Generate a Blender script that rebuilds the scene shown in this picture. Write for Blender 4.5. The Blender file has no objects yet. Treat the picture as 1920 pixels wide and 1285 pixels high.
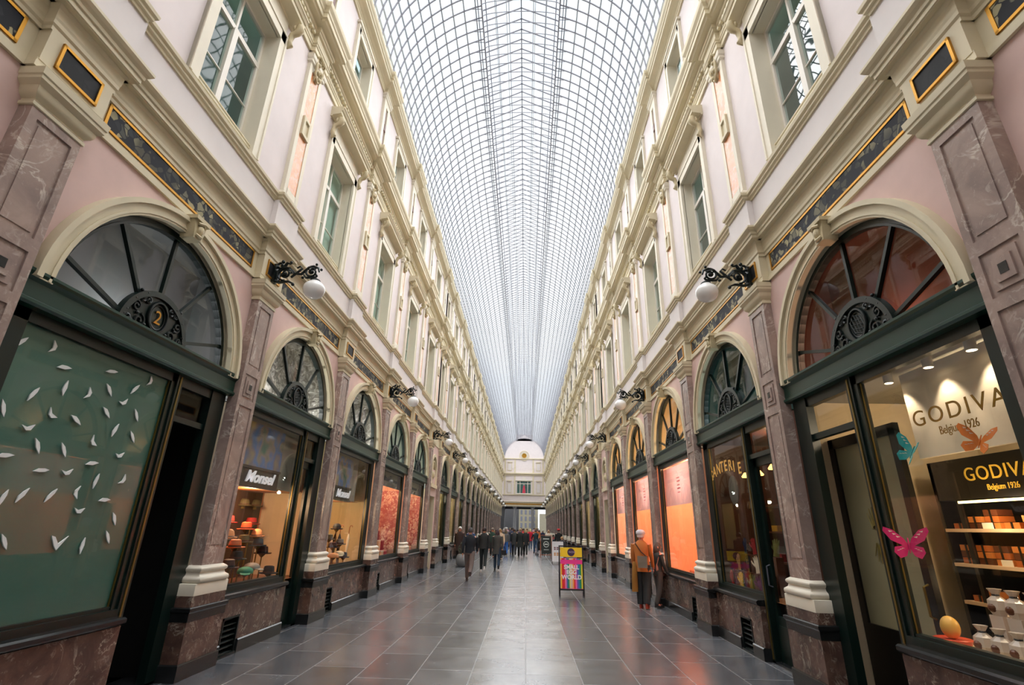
import bpy, bmesh, math, random
from mathutils import Vector, Matrix
from math import sin, cos, pi, radians
random.seed(7)
SC = bpy.context.scene
COL = SC.collection
# ---------------------------------------------------------------- camera, sky, sun, exposure
CAM_Z, CAM_X = 1.739, 0.304
PITCH, YAW, ROLL, FPX = 0.3566, 0.0324, 0.0219, 934.185
f_ = Vector((-sin(YAW)*cos(PITCH), cos(YAW)*cos(PITCH), sin(PITCH)))
r_ = Vector((cos(YAW), sin(YAW), 0)); u_ = r_.cross(f_)
r2 = r_*cos(ROLL) + u_*sin(ROLL); u2 = u_*cos(ROLL) - r_*sin(ROLL)
cd = bpy.data.cameras.new('camera'); cam = bpy.data.objects.new('camera', cd); COL.objects.link(cam)
cam.matrix_world = Matrix(((r2.x, u2.x, -f_.x, CAM_X), (r2.y, u2.y, -f_.y, 0), (r2.z, u2.z, -f_.z, CAM_Z), (0, 0, 0, 1)))
cd.sensor_width = 36; cd.sensor_fit = 'HORIZONTAL'; cd.lens = FPX*36/1920
cd.clip_start = .05; cd.clip_end = 500
SC.camera = cam
SC.view_settings.view_transform = 'Standard'; SC.view_settings.look = 'None'
SC.view_settings.gamma = 1; SC.view_settings.use_curve_mapping = False
SC.view_settings.exposure = 0.35
W = bpy.data.worlds.new('overcast_sky'); SC.world = W; W.use_nodes = True
nt = W.node_tree; nt.nodes.clear()
bg = nt.nodes.new('ShaderNodeBackground'); wo = nt.nodes.new('ShaderNodeOutputWorld')
tc = nt.nodes.new('ShaderNodeTexCoord'); nz = nt.nodes.new('ShaderNodeTexNoise'); cr = nt.nodes.new('ShaderNodeValToRGB')
nz.inputs['Scale'].default_value = 1.6; nz.inputs['Detail'].default_value = 3
cr.color_ramp.elements[0].color = (.76, .85, .94, 1); cr.color_ramp.elements[0].position = .35
cr.color_ramp.elements[1].color = (.92, .95, .98, 1); cr.color_ramp.elements[1].position = .65
nt.links.new(tc.outputs['Generated'], nz.inputs['Vector']); nt.links.new(nz.outputs['Fac'], cr.inputs['Fac'])
nt.links.new(cr.outputs['Color'], bg.inputs['Color']); bg.inputs['Strength'].default_value = 1.12
nt.links.new(bg.outputs[0], wo.inputs[0])
def sun(name, rx, ry, e, ang, col):
    l = bpy.data.lights.new(name, 'SUN'); l.energy = e; l.angle = radians(ang); l.color = col
    o = bpy.data.objects.new(name, l); o.rotation_euler = (radians(rx), radians(ry), 0); o.location = (0, 20, 30); COL.objects.link(o)
sun('overcast_sun', -12, 0, 9.2, 130, (1, .99, .98))

# ---------------------------------------------------------------- helpers
def tag(o, label=None, cat=None, group=None, kind=None):
    if label: o['label'] = label
    if cat: o['category'] = cat
    if group: o['group'] = group
    if kind: o['kind'] = kind
    return o
def empty(name, loc=(0, 0, 0), rz=0, **k):
    o = bpy.data.objects.new(name, None); o.location = loc; o.rotation_euler = (0, 0, rz); o.empty_display_size = .2
    COL.objects.link(o); return tag(o, **k)
def copy_tree(o, parent=None):
    c = o.copy(); COL.objects.link(c); c.parent = parent
    for ch in list(o.children): copy_tree(ch, c)
    return c
class MB:
    def __init__(s, t=None): s.v = []; s.f = []; s.m = []; s.t = t
    def add(s, vs, fs, mi=0):
        n = len(s.v); t = s.t
        s.v.extend([t(*p) for p in vs] if t else [tuple(p) for p in vs])
        s.f.extend([tuple(i+n for i in f) for f in fs]); s.m.extend([mi]*len(fs)); return s
    def box(s, a0, a1, b0, b1, c0, c1, mi=0):
        return s.add([(a0, b0, c0), (a1, b0, c0), (a1, b1, c0), (a0, b1, c0), (a0, b0, c1), (a1, b0, c1), (a1, b1, c1), (a0, b1, c1)],
                     [(3, 2, 1, 0), (4, 5, 6, 7), (0, 1, 5, 4), (1, 2, 6, 5), (2, 3, 7, 6), (3, 0, 4, 7)], mi)
    def extr(s, pts, u0, u1, mi=0, order='dz'):          # closed profile (d,z) swept along u
        n = len(pts)
        vs = [(p[0], u0, p[1]) for p in pts]+[(p[0], u1, p[1]) for p in pts]
        fs = [(i, (i+1) % n, n+(i+1) % n, n+i) for i in range(n)]+[tuple(range(n-1, -1, -1)), tuple(range(n, 2*n))]
        return s.add(vs, fs, mi)
    def plate(s, pts, d0, d1, mi=0):                      # outline (u,z) with thickness in d
        n = len(pts)
        vs = [(d0, p[0], p[1]) for p in pts]+[(d1, p[0], p[1]) for p in pts]
        fs = [(i, (i+1) % n, n+(i+1) % n, n+i) for i in range(n)]+[tuple(range(n-1, -1, -1)), tuple(range(n, 2*n))]
        return s.add(vs, fs, mi)
    def rstack(s, prof, d0, half, back, mi=0, uc=0):      # rectangular stack: prof [(e,z)]; front at d0-e, sides half+e
        vs = []; n = len(prof)
        for e, z in prof: vs += [(back, uc-half-e, z), (d0-e, uc-half-e, z), (d0-e, uc+half+e, z), (back, uc+half+e, z)]
        fs = []
        for k in range(n-1):
            for i in range(4): fs.append((4*k+i, 4*k+(i+1) % 4, 4*k+4+(i+1) % 4, 4*k+4+i))
        fs += [(0, 1, 2, 3), (4*n-4, 4*n-3, 4*n-2, 4*n-1)]
        return s.add(vs, fs, mi)
    def tube(s, path, r, n=6, mi=0, closed=False):
        P = [Vector(p) for p in path]; m = len(P); rr = r if isinstance(r, (list, tuple)) else [r]*m
        vs = []; prev = None
        for i in range(m):
            t = (P[(i+1) % m]-P[i-1]) if closed else (P[min(i+1, m-1)]-P[max(i-1, 0)])
            if t.length < 1e-9: t = Vector((0, 0, 1))
            t.normalize()
            if prev is None:
                a = Vector((0, 0, 1)) if abs(t.z) < .9 else Vector((1, 0, 0)); x = t.cross(a).normalized()
            else:
                x = prev-t*prev.dot(t)
                x = x.normalized() if x.length > 1e-6 else t.orthogonal().normalized()
            prev = x; y = t.cross(x)
            for k in range(n):
                q = P[i]+(x*cos(2*pi*k/n)+y*sin(2*pi*k/n))*rr[i]; vs.append(tuple(q))
        fs = []
        for i in range(m if closed else m-1):
            j = (i+1) % m
            for k in range(n): fs.append((i*n+k, i*n+(k+1) % n, j*n+(k+1) % n, j*n+k))
        if not closed: fs += [tuple(range(n-1, -1, -1)), tuple(range((m-1)*n, m*n))]
        return s.add(vs, fs, mi)
    def lathe(s, prof, c=(0, 0, 0), n=20, mi=0, sx=1, sy=1):
        vs = []; m = len(prof)
        for r, z in prof:
            for k in range(n): vs.append((c[0]+r*sx*cos(2*pi*k/n), c[1]+r*sy*sin(2*pi*k/n), c[2]+z))
        fs = [(i*n+k, i*n+(k+1) % n, (i+1)*n+(k+1) % n, (i+1)*n+k) for i in range(m-1) for k in range(n)]
        fs += [tuple(range(n-1, -1, -1)), tuple(range((m-1)*n, m*n))]
        return s.add(vs, fs, mi)
    def ball(s, c, r, n=10, mi=0, sc=(1, 1, 1)):
        pr = [(max(r*sin(pi*i/n), 1e-4), -r*cos(pi*i/n)*sc[2]) for i in range(n+1)]
        return s.lathe(pr, c, n+2, mi, sc[0], sc[1])
    def arch(s, r0, r1, d0, d1, uc, zc, n=28, mi=0, a0=0, a1=pi, sc=1):   # half ring solid
        vs = []
        for i in range(n+1):
            a = a0+(a1-a0)*i/n
            for r, d in ((r0, d0), (r1, d0), (r1, d1), (r0, d1)): vs.append((d, uc+r*cos(a), zc+r*sc*sin(a)))
        fs = [(4*i+k, 4*i+(k+1) % 4, 4*i+4+(k+1) % 4, 4*i+4+k) for i in range(n) for k in range(4)]
        if abs(a1-a0-2*pi) > 1e-6: fs += [(3, 2, 1, 0), (4*n, 4*n+1, 4*n+2, 4*n+3)]
        return s.add(vs, fs, mi)
    def build(s, name, mats, parent=None, loc=None, rz=None, smooth=False, fix=True, **k):
        me = bpy.data.meshes.new(name); me.from_pydata(s.v, [], s.f)
        if not isinstance(mats, (list, tuple)): mats = [mats]
        for m in mats: me.materials.append(m)
        if len(mats) > 1: me.polygons.foreach_set('material_index', s.m)
        if fix:
            b = bmesh.new(); b.from_mesh(me); bmesh.ops.recalc_face_normals(b, faces=b.faces); b.to_mesh(me); b.free()
        if smooth:
            me.shade_smooth()
            me.set_sharp_from_angle(angle=radians(smooth if smooth is not True else 40))
        me.update()
        o = bpy.data.objects.new(name, me); COL.objects.link(o); o.parent = parent
        if loc: o.location = loc
        if rz is not None: o.rotation_euler = (0, 0, rz)
        return tag(o, **k)
def text_obj(name, body, size, mat, parent, loc, rot, ext=.003, align='LEFT', sx=1, shear=0, spacing=1, bold=0):
    c = bpy.data.curves.new(name, 'FONT'); c.body = body; c.size = size; c.extrude = ext; c.align_x = align
    c.shear = shear; c.space_character = spacing; c.offset = bold
    o = bpy.data.objects.new(name, c); COL.objects.link(o)
    dg = bpy.context.evaluated_depsgraph_get(); dg.update()
    me = bpy.data.meshes.new_from_object(o.evaluated_get(dg)); me.name = name
    bpy.data.objects.remove(o); me.materials.clear(); me.materials.append(mat)
    q = bpy.data.objects.new(name, me); COL.objects.link(q); q.parent = parent; q.location = loc; q.rotation_euler = rot; q.scale = (sx, 1, 1)
    return q
ORD = ['zeroth', 'first', 'second', 'third', 'fourth', 'fifth', 'sixth', 'seventh', 'eighth', 'ninth', 'tenth', 'eleventh', 'twelfth',
       'thirteenth', 'fourteenth', 'fifteenth', 'sixteenth', 'seventeenth', 'eighteenth', 'nineteenth', 'twentieth', 'twenty-first',
       'twenty-second', 'twenty-third', 'twenty-fourth', 'twenty-fifth', 'twenty-sixth', 'twenty-seventh']

# ---------------------------------------------------------------- materials
def srgb(r, g, b):
    f = lambda c: (c/255/12.92) if c/255 <= .04045 else ((c/255+.055)/1.055)**2.4
    return (f(r), f(g), f(b), 1)
def newmat(name):
    m = bpy.data.materials.new(name); m.use_nodes = True; t = m.node_tree; t.nodes.clear()
    out = t.nodes.new('ShaderNodeOutputMaterial'); return m, t, out
def N(t, kind, **kw):
    n = t.nodes.new('ShaderNode'+kind)
    for k, v in kw.items():
        if k in n.inputs.keys(): n.inputs[k].default_value = v
        else: setattr(n, k, v)
    return n
def ramp(t, fac, stops):
    r = t.nodes.new('ShaderNodeValToRGB'); e = r.color_ramp.elements
    while len(e) < len(stops): e.new(.5)
    for i, (p, c) in enumerate(stops): e[i].position = p; e[i].color = c if len(c) == 4 else (*c, 1)
    t.links.new(fac, r.inputs['Fac']); return r.outputs['Color']
def mixc(t, fac, a, b, mode='MIX'):
    m = t.nodes.new('ShaderNodeMix'); m.data_type = 'RGBA'; m.blend_type = mode
    for i, v in ((0, fac), (6, a), (7, b)):
        if hasattr(v, 'links') or isinstance(v, bpy.types.NodeSocket): t.links.new(v, m.inputs[i])
        else: m.inputs[i].default_value = v
    return m.outputs[2]
def pos(t, scale=(1, 1, 1)):
    g = t.nodes.new('ShaderNodeNewGeometry'); m = t.nodes.new('ShaderNodeMapping'); m.inputs['Scale'].default_value = scale
    t.links.new(g.outputs['Position'], m.inputs['Vector']); return m.outputs['Vector']
def paint(name, col, rough=.5, var=.06, metal=0, bump=0, scale=3, emit=None, es=0, coat=0, dirt=0):
    m, t, out = newmat(name); p = N(t, 'BsdfPrincipled', Roughness=rough, Metallic=metal)
    c = srgb(*col)
    n = N(t, 'TexNoise', Scale=scale, Detail=4.0); t.links.new(pos(t), n.inputs['Vector'])
    lo = tuple(min(1, x*(1-var)) for x in c[:3])+(1,); hi = tuple(min(1, x*(1+var)) for x in c[:3])+(1,)
    cc = ramp(t, n.outputs['Fac'], [(.3, lo), (.7, hi)])
    if dirt:
        n2 = N(t, 'TexNoise', Scale=1.1, Detail=6.0, Roughness=.7); t.links.new(pos(t), n2.inputs['Vector'])
        d = ramp(t, n2.outputs['Fac'], [(.55, (0, 0, 0)), (.8, (dirt, dirt, dirt))])
        cc = mixc(t, d, cc, tuple(x*.6 for x in c[:3])+(1,))
    t.links.new(cc, p.inputs['Base Color'])
    if bump:
        b = N(t, 'Bump', Strength=bump, Distance=.01); n3 = N(t, 'TexNoise', Scale=scale*12, Detail=3.0); t.links.new(pos(t), n3.inputs['Vector'])
        t.links.new(n3.outputs['Fac'], b.inputs['Height']); t.links.new(b.outputs[0], p.inputs['Normal'])
    if emit: p.inputs['Emission Color'].default_value = srgb(*emit); p.inputs['Emission Strength'].default_value = es
    if coat: p.inputs['Coat Weight'].default_value = coat; p.inputs['Coat Roughness'].default_value = .1
    t.links.new(p.outputs[0], out.inputs[0]); return m
def marble(name, base, base2, vein, scale=2.2, rough=.22, veinw=.035, grain=1):
    m, t, out = newmat(name); p = N(t, 'BsdfPrincipled', Roughness=rough)
    v = pos(t)
    n1 = N(t, 'TexNoise', Scale=scale, Detail=6.0, Roughness=.62, Distortion=.6); t.links.new(v, n1.inputs['Vector'])
    c = ramp(t, n1.outputs['Fac'], [(.35, srgb(*base)), (.65, srgb(*base2))])
    n2 = N(t, 'TexNoise', Scale=scale*.8, Detail=5.0, Roughness=.6, Distortion=1.0); t.links.new(v, n2.inputs['Vector'])
    ve = ramp(t, n2.outputs['Fac'], [(.5-veinw, (0, 0, 0)), (.5, (.7, .7, .7)), (.5+veinw, (0, 0, 0))])
    n5 = N(t, 'TexNoise', Scale=scale*1.3, Detail=3.0); t.links.new(v, n5.inputs['Vector'])
    ve = mixc(t, 1.0, ve, ramp(t, n5.outputs['Fac'], [(.42, (0, 0, 0)), (.62, (1, 1, 1))]), 'MULTIPLY')
    n3 = N(t, 'TexNoise', Scale=scale*3, Detail=5.0, Roughness=.7, Distortion=1.2); t.links.new(v, n3.inputs['Vector'])
    bl = ramp(t, n3.outputs['Fac'], [(.56, (0, 0, 0)), (.72, (.6*grain, .6*grain, .6*grain))])
    c = mixc(t, ve, c, srgb(*vein)); c = mixc(t, bl, c, srgb(*vein))
    t.links.new(c, p.inputs['Base Color']); t.links.new(p.outputs[0], out.inputs[0]); return m
def breccia(name, dark, light, light2, scale=7):
    m, t, out = newmat(name); p = N(t, 'BsdfPrincipled', Roughness=.6); p.inputs['Specular IOR Level'].default_value = .25; v = pos(t)
    n = N(t, 'TexNoise', Scale=3.0, Detail=3.0); t.links.new(v, n.inputs['Vector'])
    vv = N(t, 'VectorMath', operation='MULTIPLY_ADD'); t.links.new(n.outputs['Color'], vv.inputs[0]); vv.inputs[1].default_value = (.25, .25, .25); t.links.new(v, vv.inputs[2])
    vo = N(t, 'TexVoronoi', feature='DISTANCE_TO_EDGE', Scale=scale); t.links.new(vv.outputs[0], vo.inputs['Vector'])
    vc = N(t, 'TexVoronoi', feature='F1', Scale=scale); t.links.new(vv.outputs[0], vc.inputs['Vector'])
    cell = ramp(t, vc.outputs['Color'], [(.35, srgb(*dark)), (.45, srgb(*light2)), (.8, srgb(*light))])
    e = ramp(t, vo.outputs['Distance'], [(.03, (0, 0, 0)), (.09, (1, 1, 1))])
    c = mixc(t, e, srgb(*dark), cell)
    n4 = N(t, 'TexNoise', Scale=1.6, Detail=2.0); t.links.new(v, n4.inputs['Vector'])
    k = ramp(t, n4.outputs['Fac'], [(.42, (0, 0, 0)), (.55, (1, 1, 1))]); c = mixc(t, k, mixc(t, .75, c, srgb(*dark)), c)
    t.links.new(c, p.inputs['Base Color']); t.links.new(p.outputs[0], out.inputs[0]); return m
def glass(name, tint=(1, 1, 1), ior=1.45, rough=.01, extra=0, bump=0):
    m, t, out = newmat(name); tr = N(t, 'BsdfTransparent'); tr.inputs[0].default_value = (*tint, 1)
    gl = N(t, 'BsdfGlossy', Roughness=rough); fr = N(t, 'Fresnel', IOR=ior); mx = N(t, 'MixShader')
    gg = N(t, 'NewGeometry'); mi_ = N(t, 'MapRange'); t.links.new(gg.outputs['Backfacing'], mi_.inputs[0]); mi_.inputs[3].default_value = ior; mi_.inputs[4].default_value = 1/ior; t.links.new(mi_.outputs[0], fr.inputs['IOR'])
    if bump:
        b = N(t, 'Bump', Strength=bump, Distance=.02); n = N(t, 'TexNoise', Scale=1.5, Detail=1.0); t.links.new(pos(t), n.inputs['Vector'])
        t.links.new(n.outputs['Fac'], b.inputs['Height']); t.links.new(b.outputs[0], gl.inputs['Normal'])
    if extra:
        ma = N(t, 'Math', operation='ADD'); ma.use_clamp = True; t.links.new(fr.outputs[0], ma.inputs[0]); ma.inputs[1].default_value = extra; fo = ma.outputs[0]
    else: fo = fr.outputs[0]
    t.links.new(fo, mx.inputs[0]); t.links.new(tr.outputs[0], mx.inputs[1]); t.links.new(gl.outputs[0], mx.inputs[2]); t.links.new(mx.outputs[0], out.inputs[0]); return m
def floor_mat(name, split):
    m, t, out = newmat(name); p = N(t, 'BsdfPrincipled', IOR=2.0)
    g = N(t, 'NewGeometry'); sp = N(t, 'SeparateXYZ'); t.links.new(g.outputs['Position'], sp.inputs[0])
    def comb(offx):
        a = N(t, 'Math', operation='ADD'); t.links.new(sp.outputs['X'], a.inputs[0]); a.inputs[1].default_value = offx
        cmb = N(t, 'CombineXYZ'); t.links.new(sp.outputs['Y'], cmb.inputs['X']); t.links.new(a.outputs[0], cmb.inputs['Y']); return cmb.outputs[0]
    b = N(t, 'TexBrick', Scale=1.0); t.links.new(comb(.36+6.9), b.inputs['Vector'])
    b.inputs['Brick Width'].default_value = split; b.inputs['Row Height'].default_value = .69; b.inputs['Mortar Size'].default_value = .008
    b.inputs['Mortar Smooth'].default_value = .1; b.offset = .37 if split > 1 else 0.0
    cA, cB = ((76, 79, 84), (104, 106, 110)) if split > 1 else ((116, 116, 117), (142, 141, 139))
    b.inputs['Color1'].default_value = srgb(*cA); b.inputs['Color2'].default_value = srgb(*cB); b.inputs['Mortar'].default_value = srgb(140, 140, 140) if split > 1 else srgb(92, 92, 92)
    n = N(t, 'TexNoise', Scale=2.5, Detail=6.0, Roughness=.65); t.links.new(g.outputs['Position'], n.inputs['Vector'])
    v = ramp(t, n.outputs['Fac'], [(.3, (.72, .72, .73)), (.7, (1.12, 1.11, 1.1))])
    c = mixc(t, 1.0, b.outputs['Color'], v, 'MULTIPLY')
    t.links.new(c, p.inputs['Base Color'])
    r = N(t, 'MapRange'); t.links.new(n.outputs['Fac'], r.inputs[0]); r.inputs[3].default_value = .14; r.inputs[4].default_value = .34
    rr = N(t, 'Math', operation='ADD'); rr.use_clamp = True; t.links.new(r.outputs[0], rr.inputs[0])
    mm = N(t, 'Math', operation='MULTIPLY'); t.links.new(b.outputs['Fac'], mm.inputs[0]); mm.inputs[1].default_value = .1; t.links.new(mm.outputs[0], rr.inputs[1])
    t.links.new(rr.outputs[0], p.inputs['Roughness'])
    t.links.new(p.outputs[0], out.inputs[0]); return m
M = dict(
    pinklow=paint('pink_plaster', (212, 182, 174), .7, .05, dirt=.12), pinkup=paint('pale_pink_plaster', (220, 210, 209), .7, .03, dirt=.08),
    cream=paint('cream_stone', (210, 199, 169), .6, .05, dirt=.15), creamd=paint('cream_ornament', (196, 182, 146), .6, .08, bump=.4, scale=6),
    creaml=paint('light_cream_paint', (222, 214, 194), .55, .03), dado=paint('dado_plaster', (216, 209, 207), .65, .03),
    white=paint('white_stone', (216, 208, 190), .45, .04), black=paint('black_stone', (26, 28, 29), .25, .2), skirt=paint('black_skirting_stone', (34, 36, 37), .22, .2),
    green=paint('dark_green_paint', (10, 54, 43), .35, .08), greend=paint('blackish_green_paint', (8, 28, 24), .35, .1), iron=paint('dark_cast_iron', (22, 30, 29), .35, .15, metal=.3),
    gold=paint('gilding', (190, 138, 52), .35, .1, metal=.85), brass=paint('aged_brass', (124, 104, 52), .4, .1, metal=.7),
    marb=marble('purple_brown_marble', (136, 118, 112), (168, 146, 136), (216, 204, 190), 2.4, .25, .022, .7),
    marbd=marble('dark_brown_marble', (72, 54, 48), (108, 84, 74), (182, 170, 154), 3.2, .2, .02, .8),
    orange=marble('orange_marble', (208, 128, 72), (216, 160, 110), (205, 190, 180), 5, .3, .06),
    breccia=breccia('blue_breccia_marble', (16, 18, 28), (166, 158, 122), (50, 56, 60), 11), brdark=breccia('black_marble', (12, 13, 16), (30, 31, 34), (18, 19, 22), 9),
    glass=glass('shop_glass', (.96, .98, .97), 1.36, .01, .01), wglass=glass('window_glass', (.72, .86, .84), 1.5, .015, .10, .25), wglassl=glass('window_glass_dull', (.72, .86, .84), 1.22, .03, .03, .2), rglass=glass('roof_glass', (.97, .98, .99), 1.08, .2, 0),
    steel=paint('grey_steel', (84, 86, 96), .5, .08), purlin=paint('light_grey_bars', (160, 166, 174), .5, .05), opal=paint('opal_glass', (240, 240, 238), .15, .01),
    ribp=paint('grey_rib_paint', (130, 130, 138), .6, .05),
    dark=paint('dark_interior', (16, 16, 16), .8, .2), curt=paint('teal_curtain', (70, 96, 92), .9, .25, scale=1.2), greyc=paint('grey_curtain', (128, 130, 130), .9, .1),
    sash=paint('white_window_paint', (222, 216, 204), .4, .02),
)
M['glaze'] = M['glass']

# ---------------------------------------------------------------- layout
B = 3.7; P1 = 6.97; YE = 91.05; Y0 = P1-3*B          # back wall at the near end
bays = []                                            # (number, centre, half width, narrow)
for i in range(-1, 6): bays.append((i, P1+(i-1)*B-B/2, B/2, False))
P5 = P1+4*B; P6 = P5+2.6
bays.append((6, P5+1.3, 1.3, True))
k = 0
while P6+B*(k+1) <= YE+.01: bays.append((7+k, P6+B*(k+.5), B/2, False)); k += 1
piers = [P1+(i-1)*B for i in range(-1, 6)]+[P6+B*k for k in range(0, 18)]
def side_name(s): return 'left' if s < 0 else 'right'
XW = 3.9
def T(s): return lambda d, u, z: (s*(d-XW), u, z)
def TW(s): return lambda d, u, z: (s*d, u, z)

# floor: side fields of long slabs, middle field of square slabs
fl = MB(); fl.add([(-7, Y0-.5, 0), (-.36, Y0-.5, 0), (-.36, 125, 0), (-7, 125, 0)], [(0, 1, 2, 3)], 0)
fl.add([(1.02, Y0-.5, 0), (7, Y0-.5, 0), (7, 125, 0), (1.02, 125, 0)], [(0, 1, 2, 3)], 0)
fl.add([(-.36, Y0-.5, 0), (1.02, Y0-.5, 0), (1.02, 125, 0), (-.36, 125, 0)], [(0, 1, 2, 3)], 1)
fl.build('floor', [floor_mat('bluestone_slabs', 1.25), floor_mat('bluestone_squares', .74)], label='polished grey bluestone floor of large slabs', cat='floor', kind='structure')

# walls
def quad_hole(m, u0, u1, z0, z1, hu0, hu1, hz0, hz1, d, mi):
    for a, b, c, e in ((u0, hu0, z0, z1), (hu1, u1, z0, z1), (hu0, hu1, z0, hz0), (hu0, hu1, hz1, z1)):
        if b-a > 1e-4 and e-c > 1e-4: m.add([(d, a, c), (d, b, c), (d, b, e), (d, a, e)], [(0, 1, 2, 3)], mi)
def reveal(m, hu0, hu1, hz0, hz1, d0, d1, mi):
    m.add([(d0, hu0, hz0), (d0, hu1, hz0), (d0, hu1, hz1), (d0, hu0, hz1), (d1, hu0, hz0), (d1, hu1, hz0), (d1, hu1, hz1), (d1, hu0, hz1)],
          [(0, 1, 5, 4), (1, 2, 6, 5), (2, 3, 7, 6), (3, 0, 4, 7)], mi)
AR, AZ = 1.36, 3.63
D1, D2 = 3.80, 3.74
for s in (-1, 1):
    w = MB(TW(s))
    for i, yc, h, nar in bays:
        r = .62 if nar else AR; zc = 4.15 if nar else AZ; base = AZ if not nar else 4.15
        pts = []; n = 32
        for k in range(n+1):
            a = pi*k/n; cu, sz = cos(a), sin(a)
            t = min((h/abs(cu)) if abs(cu) > 1e-6 else 9, ((5.26-zc)/sz) if sz > 1e-6 else 9)
            pts.append(((yc+r*cu, zc+r*sz), (yc+t*cu, zc+t*sz)))
        for k in range(n):
            (a, b), (c, d) = pts[k], pts[k+1]
            w.add([(3.87, *a), (3.87, *b), (3.87, *d), (3.87, *c)], [(0, 1, 2, 3)], 0)
            w.add([(3.87, *a), (3.87, *c), (3.99, *c), (3.99, *a)], [(0, 1, 2, 3)], 2)
        for sg in (-1, 1):  # corner fills of the ray fan
            a = math.atan2(5.26-zc, h)
            w.add([(3.869, yc+sg*h, 5.26), (3.869, yc+sg*h*.6, 5.26), (3.869, yc+sg*h, zc+(5.26-zc)*.55)], [(0, 1, 2)], 0)
        if nar:
            w.add([(3.99, yc-.62, 3.3), (3.99, yc+.62, 3.3), (3.99, yc+.62, 4.78), (3.99, yc-.62, 4.78)], [(0, 1, 2, 3)], 1)
            quad_hole(w, yc-h, yc+h, 0, 4.15, yc-.72, yc+.72, 0, 3.0, 3.87, 0); reveal(w, yc-.72, yc+.72, 0, 3.0, 3.87, 4.3, 2)
        ow, oh0, oh1 = (.40 if nar else .64), 6.82, 9.14
        quad_hole(w, yc-h, yc+h, 6.6, 10.1, yc-ow, yc+ow, oh0, oh1, D1, 1); reveal(w, yc-ow, yc+ow, oh0, oh1, D1, 4.06, 3)
        ow, oh0, oh1 = (.32 if nar else .45), 11.15, 12.55
        quad_hole(w, yc-h, yc+h, 10.8, 13.15, yc-ow, yc+ow, oh0, oh1, D2, 1); reveal(w, yc-ow, yc+ow, oh0, oh1, D2, 3.98, 3)
    o = w.build('wall_'+side_name(s), [M['pinklow'], M['pinkup'], M['cream'], M['creaml']], fix=False, label='pale pink plastered arcade wall along the %s side' % side_name(s), cat='wall', kind='structure')

# entablatures: one continuous trim per level and side, breaking forward over each pier
def trim(n, s, prof, shift, half, ref, mat, lab, extra=None):
    m = MB(TW(s)); m.extr(prof, Y0-.2, YE)
    pr = [(ref-d, z) for d, z in prof if d < 3.95]
    for p in piers: m.rstack(pr, ref-shift, half, 3.95, 0, p)
    if extra: extra(m)
    return m.build('trim_%d' % n, mat, label=lab+' on the %s side' % side_name(s), cat='moulding', kind='structure')
low = [(4.0, 5.22), (3.84, 5.22), (3.84, 5.27), (3.85, 5.275), (3.85, 5.31), (3.865, 5.32), (3.865, 5.63), (3.845, 5.63), (3.845, 5.67), (3.83, 5.69), (3.83, 5.73), (3.825, 5.755), (3.82, 5.84),
       (3.80, 5.865), (3.795, 5.875), (3.75, 5.875), (3.745, 5.885), (3.735, 5.885), (3.735, 5.935), (3.72, 5.94), (3.715, 5.975), (3.69, 6.0), (3.67, 6.03), (3.67, 6.06), (4.0, 6.06)]
ddo = [(4.0, 6.06), (3.79, 6.06), (3.79, 6.61), (4.0, 6.61)]
led = [(4.0, 6.60), (3.77, 6.60), (3.765, 6.635), (3.74, 6.65), (3.74, 6.68), (3.715, 6.70), (3.71, 6.74), (3.72, 6.75), (4.0, 6.76)]
mid = [(4.0, 9.98), (3.76, 9.98), (3.76, 10.08), (3.745, 10.085), (3.745, 10.12), (3.73, 10.135), (3.73, 10.16), (3.765, 10.165), (3.765, 10.36), (3.73, 10.38), (3.72, 10.41), (3.70, 10.42), (3.70, 10.50),
       (3.60, 10.52), (3.58, 10.55), (3.545, 10.56), (3.545, 10.66), (3.53, 10.67), (3.52, 10.72), (3.48, 10.78), (3.47, 10.84), (3.47, 10.87), (4.0, 10.90)]
top = [(4.0, 12.95), (3.70, 12.95), (3.70, 13.01), (3.685, 13.02), (3.685, 13.07), (3.62, 13.12), (3.56, 13.15), (3.53, 13.17), (3.53, 13.26), (3.51, 13.27), (3.50, 13.32), (3.47, 13.37), (3.46, 13.44), (3.46, 13.47), (4.0, 13.5)]
n = 1
for s in (-1, 1):
    trim(n, s, low, .09, .325, 3.865, M['cream'], 'cream stone entablature above the shop arches'); n += 1
    trim(n, s, ddo, .09, .36, 3.79, M['dado'], 'pale plaster parapet band above the lower cornice'); n += 1
    trim(n, s, led, .09, .335, 3.77, M['cream'], 'cream sill course below the first floor windows'); n += 1
    def dent(m):
        y = Y0
        while y < YE-.1:
            if all(abs(y+.03-p) > .36 for p in piers) and y < 62: m.box(3.70, 3.755, y, y+.055, 10.30, 10.36)
            y += .11
    trim(n, s, mid, .08, .29, 3.765, M['cream'], 'cream dentilled cornice above the first floor windows', dent); n += 1
    trim(n, s, top, .07, .26, 3.70, M['cream'], 'cream eaves cornice carrying the glass roof'); n += 1

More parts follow.
